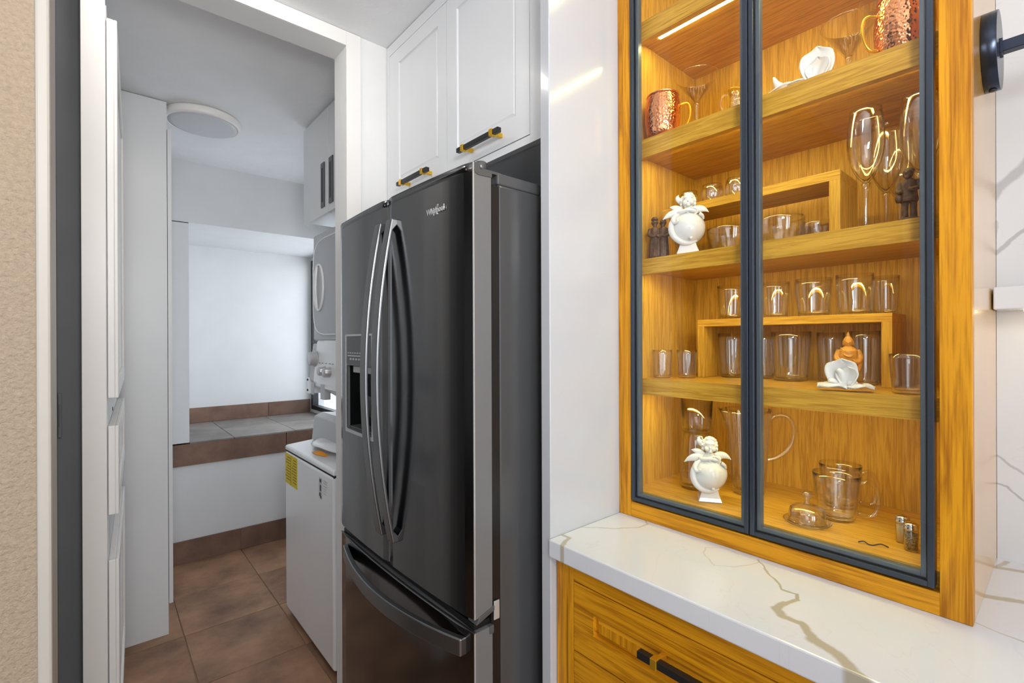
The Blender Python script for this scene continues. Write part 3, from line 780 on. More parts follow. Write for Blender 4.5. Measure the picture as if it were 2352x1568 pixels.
# hinges
hg = MB().prism([(0.688, FY0 + 0.006), (0.688, FY0 + 0.09), (0.82, FY0 + 0.09), (0.835, FY0 + 0.04), (0.825, FY0 + 0.006)], 'Z', 1.725, 1.752)
hc = fr.part('hinge_cover', hg, 'fridge_grey', bevel=0.004)
fr.part('hinge_pin', MB().lathe([(0.014, 1.745), (0.014, 1.768), (0.012, 1.770), (0.001, 1.770)], 24, (0.652, FY0 + 0.022, 0)), 'fridge_side', sub=hc)
fr.part('hinge_arm', box(0.645, 0.70, FY0 + 0.008, FY0 + 0.036, 1.7462, 1.752), 'fridge_grey', sub=hc)
hb = MB(); hb.prism([(0.618, 0.756), (0.626, 0.770), (0.668, 0.782), (0.668, 0.772), (0.63, 0.759)], 'Y', FY0 - 0.003, FY0 + 0.03)
mh = fr.part('hinge_bracket', hb, 'fridge_grey', bevel=0.001)
fr.part('hinge_plate', box(0.668, 0.684, FY0 - 0.0015, FY0 + 0.002, 0.748, 0.79), 'bright_edge', sub=mh, bevel=0.0015)
fr.part('hinge_stop', box(0.655, 0.667, FY0 - 0.003, FY0 + 0.01, 0.722, 0.74), 'fridge_grey', sub=mh, bevel=0.002)
# maker's lettering
def lettering(text, size, M, mat, parent, base, name='lettering', sx=1.0):
    cu = bpy.data.curves.new('text', 'FONT'); cu.body = text; cu.size = size; cu.extrude = 0.0012; cu.offset = size * 0.012
    t = bpy.data.objects.new('text', cu); COL.objects.link(t)
    dg = bpy.context.evaluated_depsgraph_get()
    me = bpy.data.meshes.new_from_object(t.evaluated_get(dg))
    bpy.data.objects.remove(t, do_unlink=True)
    me.transform(Matrix.Translation(-Vector(base)) @ M @ Matrix.Diagonal((sx, 1, 1, 1)))
    me.materials.clear(); me.materials.append(MATS[mat])
    o = bpy.data.objects.new(name, me); COL.objects.link(o); o.parent = parent
    return o
MF = Matrix(((0, 0, -1, 0), (-1, 0, 0, 0), (0, 1, 0, 0), (0, 0, 0, 1)))
lo_ = lettering('Whirlpool', 0.0200, Matrix.Translation((fx(0.97) - 0.0012, 1.013, 1.671)) @ MF, 'logo_silver', dR, fr.b, sx=0.92)
lo_['label'] = 'raised silver lettering'
el = [(fx(0.97) - 0.0022, 0.971 + 0.0050 * math.cos(2 * PI * k / 32) - 0.0085 * math.sin(2 * PI * k / 32), 1.6775 + 0.0120 * math.sin(2 * PI * k / 32)) for k in range(32)]
fr.part('logo_ring', MB().tube(el, 0.0005, 6, closed=True), 'logo_silver', sub=dR)

# ================================================================== WHITE CABINETRY ROUND THE FRIDGE
solo('end_panel', box(0.782, XR, 0.777, 0.806, 0.0, CEIL - 0.002), 'white_lacquer', 'tall glossy white panel between the refrigerator and the oak display cabinet', 'panel', (1.1, 0.79, 0), bevel=0.002)
uc = Thing('upper_cabinet', 'white two-door cabinet over the refrigerator with black and brass pulls', 'cabinet', (1.12, 1.27, 1.882))
UX = 0.850
body = MB(); body.box(UX + 0.02, XR, 0.808, 1.722, 1.885, CEIL - 0.002)
uc.part('body', body, 'cabinet_white')
ff = MB()
ff.box(UX, UX + 0.02, 0.808, 0.914, 1.882, CEIL - 0.003); ff.box(UX, UX + 0.02, 1.703, 1.722, 1.882, CEIL - 0.003)
ff.box(UX, UX + 0.02, 0.914, 1.703, 1.882, 1.903); ff.box(UX, UX + 0.02, 0.914, 1.703, 2.458, CEIL - 0.003)
uc.part('face_frame', ff, 'cabinet_white', bevel=0.0008)
uc.part('gap_shadow', box(UX + 0.012, UX + 0.0195, 0.915, 1.702, 1.904, 2.457), 'dark_line')
def shaker(th, y0, y1, z0, z1, x, ry0, ry1, rz0, rz1, mat, panel_mat=None, dep=0.006, bev=0.012, name='door'):
    """front at x facing -X, flat frame with a sunk bevelled panel"""
    mb = MB()
    o = [(y0, z0), (y1, z0), (y1, z1), (y0, z1)]; a = [(ry0, rz0), (ry1, rz0), (ry1, rz1), (ry0, rz1)]
    c = [(ry0 + bev, rz0 + bev), (ry1 - bev, rz0 + bev), (ry1 - bev, rz1 - bev), (ry0 + bev, rz1 - bev)]
    a2 = [(ry0 + 0.002, rz0 + 0.002), (ry1 - 0.002, rz0 + 0.002), (ry1 - 0.002, rz1 - 0.002), (ry0 + 0.002, rz1 - 0.002)]
    vs = [(x, *p) for p in o] + [(x, *p) for p in a] + [(x + dep, *p) for p in a2] + [(x + dep * 0.35, *p) for p in c] + [(x + 0.019, *p) for p in o]
    fs = []
    for i in range(4):
        j = (i + 1) % 4
        fs += [(i, j, 4 + j, 4 + i), (4 + i, 4 + j, 8 + j, 8 + i), (8 + i, 8 + j, 12 + j, 12 + i), (i, 16 + i, 16 + j, j)]
    fs += [(19, 18, 17, 16)]
    if panel_mat is None: fs += [(12, 13, 14, 15)]
    d = th.part(name, mb.add(vs, fs), mat)
    if panel_mat:
        th.part('panel', MB().box(x + dep * 0.35, x + dep * 0.35 + 0.004, ry0 + bev, ry1 - bev, rz0 + bev, rz1 - bev), panel_mat, sub=d)
    return d
u1 = shaker(uc, 0.9165, 1.3035, 1.9055, 2.4555, UX, 0.970, 1.247, 1.972, 2.405, 'cabinet_white')
u2 = shaker(uc, 1.3065, 1.7005, 1.9055, 2.4555, UX, 1.356, 1.628, 1.972, 2.405, 'cabinet_white')
def bar_pull(th, d, y0, y1, z, xf, off=0.032, s=0.0065, inset=0.03):
    th.part('handle', MB().box(xf - off - s, xf - off + s, y0, y1, z - s, z + s), 'black_metal', sub=d, bevel=0.001, label='black square bar handle')
    for y in (y0 + inset, y1 - inset):
        p = MB(); p.box(xf - off - s - 0.0025, xf - off + s + 0.0025, y - 0.0065, y + 0.0065, z - s - 0.0025, z + s + 0.0025)
        p.box(xf - off + s, xf, y - 0.005, y + 0.005, z - 0.0055, z + 0.0055)
        th.part('handle_post', p, 'brass', sub=d, bevel=0.001, label='brass handle post')
bar_pull(uc, u1, 1.000, 1.196, 1.937, UX)
bar_pull(uc, u2, 1.370, 1.577, 1.932, UX)

# ================================================================== COUNTER AND BASE CABINET
def oak_drawer(th, y0, y1, z0, z1):
    d = shaker(th, y0, y1, z0, z1, 0.800, y0 + 0.055, y1 - 0.055, z0 + 0.052, z1 - 0.052, 'oak_Y', 'oak_Z', dep=0.009, bev=0.013, name='drawer')
    return d
bc = Thing('base_cabinet', 'honey oak drawer cabinet under the white quartz counter', 'cabinet', (1.1, 0.2, 0))
bc.part('body', box(0.822, XR, -1.2, 0.775, 0.09, 0.879), 'oak_in_Z')
bc.part('plinth', box(0.86, XR - 0.05, -1.2, 0.77, 0.0, 0.09), 'fridge_black')
st1 = MB(); st1.box(0.800, 0.822, 0.7245, 0.775, 0.09, 0.879)
bc.part('stile', st1, 'oak_Z', bevel=0.001)
bc.part('stile', box(0.800, 0.822, 0.055, 0.1005, 0.09, 0.879), 'oak_Z', bevel=0.001)
bc.part('rail', box(0.800, 0.822, 0.1005, 0.7245, 0.838, 0.879), 'oak_Y', bevel=0.001)
bc.part('gap_shadow', box(0.815, 0.8215, 0.101, 0.724, 0.10, 0.837), 'dark_line')
od1 = oak_drawer(bc, 0.1025, 0.7225, 0.686, 0.836)
od2 = oak_drawer(bc, 0.1025, 0.7225, 0.400, 0.683)
od3 = oak_drawer(bc, 0.1025, 0.7225, 0.110, 0.397)
bar_pull(bc, od1, 0.26, 0.533, 0.783, 0.800, off=0.03, s=0.007, inset=0.036)
bar_pull(bc, od2, 0.27, 0.545, 0.54, 0.800, off=0.03, s=0.007, inset=0.036)
bar_pull(bc, od3, 0.27, 0.545, 0.25, 0.800, off=0.03, s=0.007, inset=0.036)
bc2 = bc.part('end_door', box(0.800, 0.822, -1.2, 0.053, 0.10, 0.877), 'oak_Z', bevel=0.001)
solo('countertop', box(0.775, XR, -1.25, 0.7765, 0.88, 0.92), 'quartz_counter', 'white quartz worktop with grey-gold veins on the oak drawers', 'countertop', (0, 0, 0), bevel=0.003)
# quartz ledge on the backsplash with a light strip below
ql = Thing('quartz_shelf', 'narrow white quartz ledge on the backsplash beside the oak cabinet', 'shelf', (1.35, -0.4, 1.427))
ql.part('slab', box(1.305, XR - 0.013, -1.2, 0.0995, 1.427, 1.470), 'quartz_wall', bevel=0.002)
ql.part('light_strip', box(1.33, 1.342, -1.0, 0.06, 1.4225, 1.4268), 'led_shelf', label='warm light strip')

# ================================================================== DISPLAY CABINET
CX = 1.037
SX = 1.080                       # shelf fronts
IB = 1.378                       # inside back
IY0, IY1 = 0.142, 0.747          # inside left/right faces
dc = Thing('display_cabinet', 'oak display cabinet with dark framed glass doors standing on the counter', 'cabinet', (1.22, 0.44, 0.92))
ZT = 2.494
dc.part('back_panel', box(IB, XR - 0.001, 0.105, 0.776, 0.921, ZT), 'oak_in_Z')
dc.part('side', box(CX + 0.022, IB, IY1, 0.776, 0.9205, ZT), 'oak_in_Z')
dc.part('side', box(CX + 0.022, XR - 0.001, 0.102, IY0, 0.9205, ZT), 'oak_side')
dc.part('bottom', box(CX + 0.022, IB, IY0, IY1, 0.9205, 0.985), 'oak_in_Y')
dc.part('top', box(CX + 0.022, IB, IY0, IY1, 2.45, ZT), 'oak_in_Y')
dc.part('stile', box(CX, CX + 0.022, 0.7395, 0.7762, 0.9205, ZT), 'oak_Z', bevel=0.001)
dc.part('stile', box(CX, CX + 0.022, 0.102, 0.1415, 0.9205, ZT), 'oak_Z', bevel=0.001)
dc.part('rail', box(CX, CX + 0.022, 0.1415, 0.7395, 0.9205, 0.958), 'oak_Y', bevel=0.001)
dc.part('rail', box(CX, CX + 0.022, 0.1415, 0.7395, 2.44, ZT), 'oak_Y', bevel=0.001)
SH = [(1.2295, 1.2705), (1.542, 1.582), (1.846, 1.893), (2.150, 2.200)]
for z0, z1 in SH:
    sm_ = MB(); gd = 0.010                                   # underside set up behind a front lip that hides the light
    sm_.prism([(SX, z0), (SX, z1), (IB, z1), (IB, z0 + gd), (SX + 0.018, z0 + gd), (SX + 0.018, z0)], 'Y', IY0, IY1)
    s = dc.part('shelf', sm_, 'oak_in_Y')
    g0 = SX + 0.022 if z0 > 2 else SX + 0.020
    g1 = g0 + (0.018 if z0 > 2 else 0.012)
    dc.part('light_strip', box(g0, g1, IY0 + 0.03, IY1 - 0.045, z0 + gd - 0.002, z0 + gd - 0.0002), 'led_top' if z0 > 2 else 'led_warm', sub=s, label='warm light strip')
dc.part('light_strip', box(SX + 0.018, SX + 0.028, IY0 + 0.03, IY1 - 0.045, 2.4475, 2.4498), 'led_top', label='warm light strip')
def glass_door(y0, y1):
    z0, z1 = 0.963, 2.438
    w1, w2 = 0.009, 0.019
    def ring(x0, x1, a, b):
        mb = MB()
        for s_ in (0,):
            mb.box(x0, x1, y0 + a, y0 + b, z0 + a, z1 - a); mb.box(x0, x1, y1 - b, y1 - a, z0 + a, z1 - a)
            mb.box(x0, x1, y0 + b, y1 - b, z0 + a, z0 + b); mb.box(x0, x1, y0 + b, y1 - b, z1 - b, z1 - a)
        return mb
    f = dc.part('door_frame', ring(CX - 0.003, CX + 0.021, 0.0, w1), 'blued_aluminium', bevel=0.001)
    dc.part('inner_frame', ring(CX + 0.006, CX + 0.021, w1, w2), 'blued_aluminium_inner', sub=f, bevel=0.0008)
    dc.part('seal', ring(CX + 0.0035, CX + 0.006, w1, w1 + 0.0025), 'cavity_black', sub=f)
    dc.part('pane', box(CX + 0.0015, CX + 0.0055, y0 + w1 - 0.0005, y1 - w1 + 0.0005, z0 + w1 - 0.0005, z1 - w1 + 0.0005), 'door_glass', sub=f)
    return f
glass_door(0.4440, 0.7365)
glass_door(0.1475, 0.4415)

# wall lamp on the cabinet's side
ws = Thing('wall_sconce', 'dark metal wall lamp mounted on the side of the oak cabinet', 'lamp', (1.2, 0.1, 1.876))
pl = MB().lathe([(0.0655, 0), (0.066, 0.0008), (0.066, 0.0195), (0.0655, 0.0202), (0.001, 0.0202)], 64)
pl.sm = [i < 64 * 3 for i in range(len(pl.f))]
pl.move(Matrix.Translation((1.2, 0.1018, 1.876)) @ Matrix.Rotation(PI / 2, 4, 'X'))
pp = ws.part('back_plate', pl, 'sconce_metal')
ws.part('set_screw', MB().lathe([(0.0055, 1.8075), (0.0055, 1.8105), (0.003, 1.8105), (0.003, 1.8085), (0.0005, 1.8085)], 16, (1.2, 0.091, 0)), 'black_metal', sub=pp)
ws.part('collar', box(1.188, 1.212, 0.078, 0.0822, 1.866, 1.892), 'sconce_metal', bevel=0.001)
ws.part('arm', box(1.191, 1.209, -0.16, 0.079, 1.869, 1.888), 'sconce_metal', bevel=0.001)
ws.part('shade', MB().lathe([(0.03, 1.88), (0.05, 1.875), (0.075, 1.78), (0.073, 1.78), (0.048, 1.872), (0.02, 1.876)], 32, (1.2, -0.2, 0)), 'sconce_metal')

# ================================================================== THINGS IN THE DISPLAY CABINET
Z0, Z1, Z2, Z3 = 0.9852, 1.2707, 1.5822, 1.8932
def cup_prof(r0, r1, h, t=0.0018, b=0.006, n=6, belly=0.0):
    out = [(0.0005, 0.0), (r0 * 0.92, 0.0), (r0, 0.002)]
    for i in range(1, n + 1):
        u = i / n; out.append((r0 + (r1 - r0) * u + belly * math.sin(PI * u), h * u))
    ins = []
    for i in range(n, 0, -1):
        u = i / n; ins.append((r0 + (r1 - r0) * u + belly * math.sin(PI * u) - t, h * u if i < n else h))
    ins += [(r0 - t, b + 0.002), (r0 * 0.85, b), (0.0005, b)]
    return out + ins
def tumbler(label, loc, r0, r1, h, group, **k):
    o = obj('tumbler', MB().lathe(cup_prof(r0, r1, h, **k), 40), 'drink_glass', loc=loc)
    return tag(o, label, 'glass', group)
G_TOP = 'tumblers on top of the lower riser'
G_IN = 'tall tumblers inside the lower riser'
# lower riser and the glasses round it
def riser(label, x0, x1, y0, y1, z0, z1, t):
    r = Thing('riser', label, 'riser', ((x0 + x1) / 2, (y0 + y1) / 2, z0))
    r.part('top', box(x0, x1, y0, y1, z1 - t, z1), 'oak_in_Y', bevel=0.0006)
    r.part('leg', box(x0, x1, y0, y0 + t, z0, z1 - t), 'oak_in_Z', bevel=0.0006)
    r.part('leg', box(x0, x1, y1 - t, y1, z0, z1 - t), 'oak_in_Z', bevel=0.0006)
    return r
riser('oak riser bench on the middle shelf with tumblers under and over it', 1.236, 1.362, 0.241, 0.664, Z1 + 0.0002, 1.4255, 0.0185)
for lab, x, y, r0, r1, h in (
        ('leftmost tumbler on top of the lower oak riser, left of the door frame', 1.295, 0.597, 0.030, 0.038, 0.090),
        ('second tumbler from the left on top of the lower oak riser', 1.298, 0.489, 0.027, 0.033, 0.089),
        ('third tumbler from the left on top of the lower oak riser', 1.292, 0.402, 0.032, 0.039, 0.089),
        ('large tumbler near the right end of the lower oak riser top', 1.288, 0.318, 0.031, 0.037, 0.090),
        ('tumbler at the very right end of the lower oak riser top', 1.33, 0.271, 0.022, 0.026, 0.085)):
    tumbler(lab, (x, y, 1.4257), r0, r1, h, G_TOP)
for lab, x, y, r0, r1, h in (
        ('tall tumbler at the left end inside the lower oak riser', 1.303, 0.600, 0.030, 0.038, 0.118),
        ('big tall tumbler in the middle inside the lower oak riser', 1.292, 0.452, 0.037, 0.0455, 0.120),
        ('tall tumbler just left of the middle inside the lower riser, mostly hidden', 1.318, 0.527, 0.024, 0.030, 0.117),
        ('tall tumbler behind the white lily inside the lower oak riser', 1.318, 0.374, 0.024, 0.029, 0.117),
        ('tall tumbler at the right end inside the lower oak riser', 1.288, 0.299, 0.024, 0.029, 0.119)):
    tumbler(lab, (x, y, Z1), r0, r1, h, G_IN)
tumbler('small tumbler at the left end of the middle shelf against the cabinet side', (1.148, 0.717, Z1), 0.0215, 0.0252, 0.074, 'small tumblers left of the lower riser')
tumbler('small tumbler on the middle shelf next to the riser leg', (1.19, 0.670, Z1), 0.0222, 0.0268, 0.074, 'small tumblers left of the lower riser')
tumbler('tumbler at the right end of the middle shelf beside the door frame', (1.128, 0.197, Z1), 0.0235, 0.0285, 0.073, 'tumbler at the shelf end')

# upper riser with small glasses on it and bowls below
riser('oak riser bench on the shelf with the wine glasses', 1.166, 1.29, 0.313, 0.727, Z2 + 0.0002, 1.7235, 0.0200)
for lab, x, y, r, h in (
        ('small round tumbler on the upper riser, behind the angel head', 1.225, 0.682, 0.025, 0.050),
        ('small round tumbler on the upper riser right of the angel head', 1.225, 0.616, 0.0275, 0.053),
        ('small round tumbler on the upper riser beside the door frame', 1.225, 0.553, 0.0265, 0.054)):
    tumbler(lab, (x, y, 1.7237), r * 0.72, r * 0.86, h, 'small tumblers on the upper riser', belly=r * 0.22)
def bowl(label, loc, r, h, group):
    prof = []
    n = 10
    for i in range(n + 1):
        u = i / n; a = u * PI / 2
        prof.append((max(0.0005, r * (0.45 + 0.55 * math.sin(a) ** 0.8) if i else r * 0.45), h * (1 - math.cos(a)) ** 0.9))
    prof = [(0.0005, 0)] + prof
    inn = [(max(0.0005, p[0] - 0.002), p[1] + 0.003 if p[1] < h * 0.9 else p[1]) for p in reversed(prof)]
    return tag(obj('bowl', MB().lathe(prof + inn, 40), 'drink_glass', loc=loc), label, 'bowl', group)
bowl('clear glass bowl right of the white angel under the upper riser', (1.19, 0.557, Z2), 0.051, 0.064, 'glass bowls under the upper riser')
bowl('clear glass bowl right of the centre door frame under the upper riser', (1.19, 0.437, Z2), 0.050, 0.066, 'glass bowls under the upper riser')
bowl('smaller clear glass bowl at the right end under the upper riser', (1.215, 0.372, Z2), 0.031, 0.048, 'glass bowls under the upper riser')

# wine glasses
def wine(label, loc, r, h, hb):
    """r bowl radius, h total height, hb height where the bowl starts"""
    t = Thing('wine_glass', label, 'wine glass', loc, 'wine glasses')
    n = 14; o = []
    for i in range(n + 1):
        u = i / n
        rr = r * (0.14 + 0.86 * math.sin(PI / 2 * min(1, u * 1.9)) ** 0.75) if u < 0.53 else r * (1 - 0.17 * ((u - 0.53) / 0.47) ** 1.7)
        o.append((rr, hb + (h - hb) * u))
    inn = [(max(0.0005, p[0] - 0.0013), p[1] + (0.004 if i > n - 3 else 0)) for i, p in enumerate(reversed(o))]
    mb = MB().lathe([(0.0005, hb - 0.002)] + o + inn + [(0.0005, hb + 0.005)], 40); mb.v = [(v[0] + loc[0], v[1] + loc[1], v[2] + loc[2]) for v in mb.v]
    t.part('bowl', mb, 'drink_glass')
    s = MB().lathe([(0.0055, 0.006), (0.0042, 0.02), (0.0040, hb * 0.5), (0.0048, hb - 0.012), (0.008, hb - 0.001)], 16, loc)
    t.part('stem', s, 'thick_glass')
    f = MB().lathe([(r * 0.98, 0.0), (r, 0.001), (r * 0.9, 0.002), (0.010, 0.005), (0.0056, 0.008)], 32, loc)
    t.part('foot', f, 'thick_glass')
wine('front left wine glass, tallest in view, beside the upper riser', (1.155, 0.2665, Z2), 0.0315, 0.243, 0.098)
wine('second wine glass, behind the front left one', (1.245, 0.2525, Z2), 0.0295, 0.236, 0.094)
wine('third wine glass, farthest back of the row', (1.315, 0.243, Z2), 0.0285, 0.230, 0.090)
wine('front right wine glass cut by the dark door frame', (1.16, 0.184, Z2), 0.0315, 0.243, 0.098)

# martini glasses on the top shelf
def martini(label, loc, r, h, hc):
    t = Thing('martini_glass', label, 'martini glass', loc, 'martini glasses')
    cone = [(0.004, hc), (0.007, hc + 0.004), (r * 0.98, h - 0.002), (r, h), (r - 0.0012, h), (0.006, hc + 0.007), (0.0005, hc + 0.006)]
    t.part('bowl', MB().lathe(cone, 48, loc), 'fine_glass')
    t.part('rim', MB().tube([(loc[0] + (r - 0.0006) * math.cos(a), loc[1] + (r - 0.0006) * math.sin(a), loc[2] + h) for a in [2 * PI * k / 56 for k in range(56)]], 0.0009, 6, closed=True), 'thick_glass')
    t.part('stem', MB().lathe([(0.006, 0.005), (0.0036, 0.02), (0.0036, hc - 0.02), (0.0062, hc - 0.004), (0.0072, hc + 0.004)], 14, loc), 'thick_glass')
    t.part('foot', MB().lathe([(r * 0.7, 0), (r * 0.72, 0.001), (0.010, 0.005), (0.0058, 0.008)], 32, loc), 'thick_glass')
martini('martini glass right of the small copper mug on the upper left', (1.20, 0.645, Z3), 0.0545, 0.172, 0.098)
martini('martini glass left of the big copper mug on the upper right', (1.235, 0.315, Z3), 0.0515, 0.160, 0.085)
martini('martini glass standing behind the big copper mug', (1.29, 0.262, Z3), 0.046, 0.215, 0.145)

# copper mugs
def copper_mug(label, loc, r, h, hang):
    t = Thing('copper_mug', label, 'mug', loc, 'hammered copper mugs')
    n = 14; prof = [(0.0005, 0), (r * 0.66, 0)]
    for i in range(1, n + 1):
        u = i / n
        prof.append((r * (0.70 + 0.30 * math.sin(PI * min(0.98, 0.10 + u * 0.72)) ** 0.8), h * u))
    inn = [(p[0] - 0.0015, p[1]) for p in reversed(prof[2:])] + [(r * 0.6, 0.004), (0.0005, 0.004)]
    t.part('body', MB().lathe(prof + inn, 64, loc), 'hammered_copper')
    rt = prof[-1][0]
    t.part('rim', MB().tube([(loc[0] + rt * math.cos(a), loc[1] + rt * math.sin(a), loc[2] + h) for a in [2 * PI * k / 48 for k in range(48)]], 0.0018, 8, closed=True), 'copper_rim')
    d = Vector((math.cos(hang), math.sin(hang), 0)); c = Vector(loc)
    pts = [c + d * (r * 0.97) + Vector((0, 0, h * 0.74)), c + d * (r + 0.014) + Vector((0, 0, h * 0.76)), c + d * (r + 0.022) + Vector((0, 0, h * 0.66)),
           c + d * (r + 0.022) + Vector((0, 0, h * 0.42)), c + d * (r + 0.012) + Vector((0, 0, h * 0.22)), c + d * (r * 0.93) + Vector((0, 0, h * 0.18))]
    t.part('handle', MB().tube(smooth_path(pts, 4), 0.0032, 10), 'brass', label='brass handle')
copper_mug('hammered copper mug at the upper left against the cabinet side', (1.115, 0.6935, Z3), 0.0445, 0.108, math.radians(-62))
copper_mug('big hammered copper mug at the upper right behind the door frame', (1.145, 0.2045, Z3), 0.046, 0.114, math.radians(128))
cr = Thing('creamer', 'tiny clear glass jug with a gilt rim beside the centre door frame, upper shelf', 'jug', (1.19, 0.537, Z3))
cr.part('body', MB().lathe([(0.0005, 0), (0.014, 0), (0.017, 0.004), (0.020, 0.02), (0.016, 0.05), (0.014, 0.07), (0.018, 0.088), (0.017, 0.088), (0.0125, 0.07), (0.0145, 0.05), (0.018, 0.02), (0.0005, 0.006)], 28, cr.b), 'thick_glass')
cr.part('rim', MB().tube([(1.19 + 0.018 * math.cos(a), 0.537 + 0.018 * math.sin(a), Z3 + 0.088 + 0.004 * math.cos(a - 2)) for a in [2 * PI * k / 24 for k in range(24)]], 0.0014, 6, closed=True), 'brass')
cr.part('handle', MB().tube([(1.178, 0.551, Z3 + 0.08), (1.172, 0.562, Z3 + 0.078), (1.169, 0.566, Z3 + 0.055), (1.177, 0.555, Z3 + 0.035)], 0.002, 8), 'thick_glass')

# white porcelain lilies
def petal(L, W, bend, cup, M, tip=0.0, base_w=0.25):
    def fn(u, v):
        s = u; wv = (v - 0.5) * 2
        wd = W * (base_w + (1 - base_w) * math.sin(PI * min(1, s * 0.82 + 0.05)) ** 0.8) * (1 - 0.92 * max(0, s - 0.86) / 0.14)
        a = bend * s
        x = L * (math.sin(a) / bend if abs(bend) > 1e-3 else s); z = L * ((1 - math.cos(a)) / bend if abs(bend) > 1e-3 else 0)
        return M @ Vector((x, wv * wd, z + cup * wv * wv * math.sin(PI * min(1, s + 0.1)) + tip * s ** 4 + 0.0022 * math.sin(7 * s + 5 * wv)))
    return MB().sheet(fn, 16, 12)
def lily(name, label, loc, petals, face, spadix):
    t = Thing(name, label, 'porcelain flower', loc)
    F = Matrix.Translation(loc) @ Matrix.Rotation(face, 4, 'Z')
    for (L, W, bend, cup, az, el, off) in petals:
        M = F @ Matrix.Translation(off) @ Matrix.Rotation(az, 4, 'Z') @ Matrix.Rotation(-el, 4, 'Y')
        o = t.part('petal', petal(L, W, bend, cup, M), 'porcelain_matte')
        sd = o.modifiers.new('solid', 'SOLIDIFY'); sd.thickness = 0.0022; sd.offset = 0
    for pts, r in spadix:
        t.part('centre', MB().tube([F @ Vector(p) for p in pts], r, 10), 'porcelain_matte')
rad = math.radians
# local +x points to the viewer
lily('lily', 'white porcelain lily at the front edge of the middle shelf before the buddha', (1.105, 0.290, Z1 + 0.002),
     [(0.050, 0.027, -1.0, -0.006, rad(66), rad(27), (0.002, 0.0, 0.008)), (0.050, 0.027, -1.0, -0.006, rad(-66), rad(27), (0.002, 0.0, 0.008)),
      (0.060, 0.027, 1.2, 0.010, rad(170), rad(60), (0.010, -0.006, 0.004)), (0.030, 0.019, -1.2, 0.005, rad(8), rad(34), (-0.002, 0.0, 0.006)),
      (0.042, 0.020, 1.3, 0.012, rad(150), rad(55), (0.016, 0.004, 0.006))], rad(196),
     [([(-0.004, 0.0, 0.006), (0.006, -0.002, 0.020), (0.014, -0.006, 0.034), (0.016, -0.012, 0.040)], [0.008, 0.007, 0.006, 0.004]),
      ([(0.004, -0.012, 0.012), (0.014, -0.020, 0.018), (0.020, -0.026, 0.018)], [0.005, 0.005, 0.003]),
      ([(0.006, 0.008, 0.010), (0.016, 0.008, 0.014), (0.021, 0.006, 0.012)], [0.005, 0.005, 0.003])])
lily('lily', 'white porcelain lily on the upper shelf between the martini glasses', (1.135, 0.366, Z3 + 0.002),
     [(0.066, 0.017, -0.35, 0.009, rad(-92), rad(20), (0.0, -0.006, 0.003)), (0.040, 0.021, -0.75, 0.006, rad(85), rad(18), (0.0, 0.012, 0.004)),
      (0.074, 0.031, 0.9, 0.010, rad(180), rad(72), (0.012, 0.020, 0.004)), (0.034, 0.018, -1.0, 0.005, rad(-40), rad(48), (-0.005, -0.010, 0.006)),
      (0.05, 0.024, 1.2, 0.012, rad(160), rad(60), (0.018, 0.022, 0.006))], rad(196),
     [([(-0.004, 0.010, 0.006), (0.006, 0.014, 0.030), (0.012, 0.016, 0.05)], [0.008, 0.007, 0.004]),
      ([(0.004, -0.024, 0.01), (0.002, -0.050, 0.024), (0.0, -0.060, 0.046)], [0.007, 0.008, 0.002])])

# white angels, each a cherub bust over a ball on a flared foot; local -y is the front
def organic(o, vox, smooth=2):
    r = o.modifiers.new('remesh', 'REMESH'); r.mode = 'VOXEL'; r.voxel_size = vox; r.use_smooth_shade = True
    s = o.modifiers.new('smooth', 'SMOOTH'); s.factor = 0.5; s.iterations = smooth
def wing_blade(p0, p1, p2, w, th):
    """leaf-shaped blade bent through three points (flat in the y direction)"""
    P = [Vector(p) for p in (p0, p1, p2)]
    def c(t): return P[0] * (1 - t) ** 2 + P[1] * 2 * t * (1 - t) + P[2] * t * t
    n = 14; pts = [c(i / n) for i in range(n + 1)]
    rr = [w * (0.35 + 0.65 * math.sin(PI * min(1, i / n * 0.95 + 0.12)) ** 0.7) * (1 - 0.6 * (i / n) ** 3) for i in range(n + 1)]
    mb = MB().tube(pts, rr, 12)
    m0 = sum((p.y for p in pts)) / len(pts)
    mb.v = [(v[0], m0 + (v[1] - m0) * th, v[2]) for v in mb.v]
    return mb
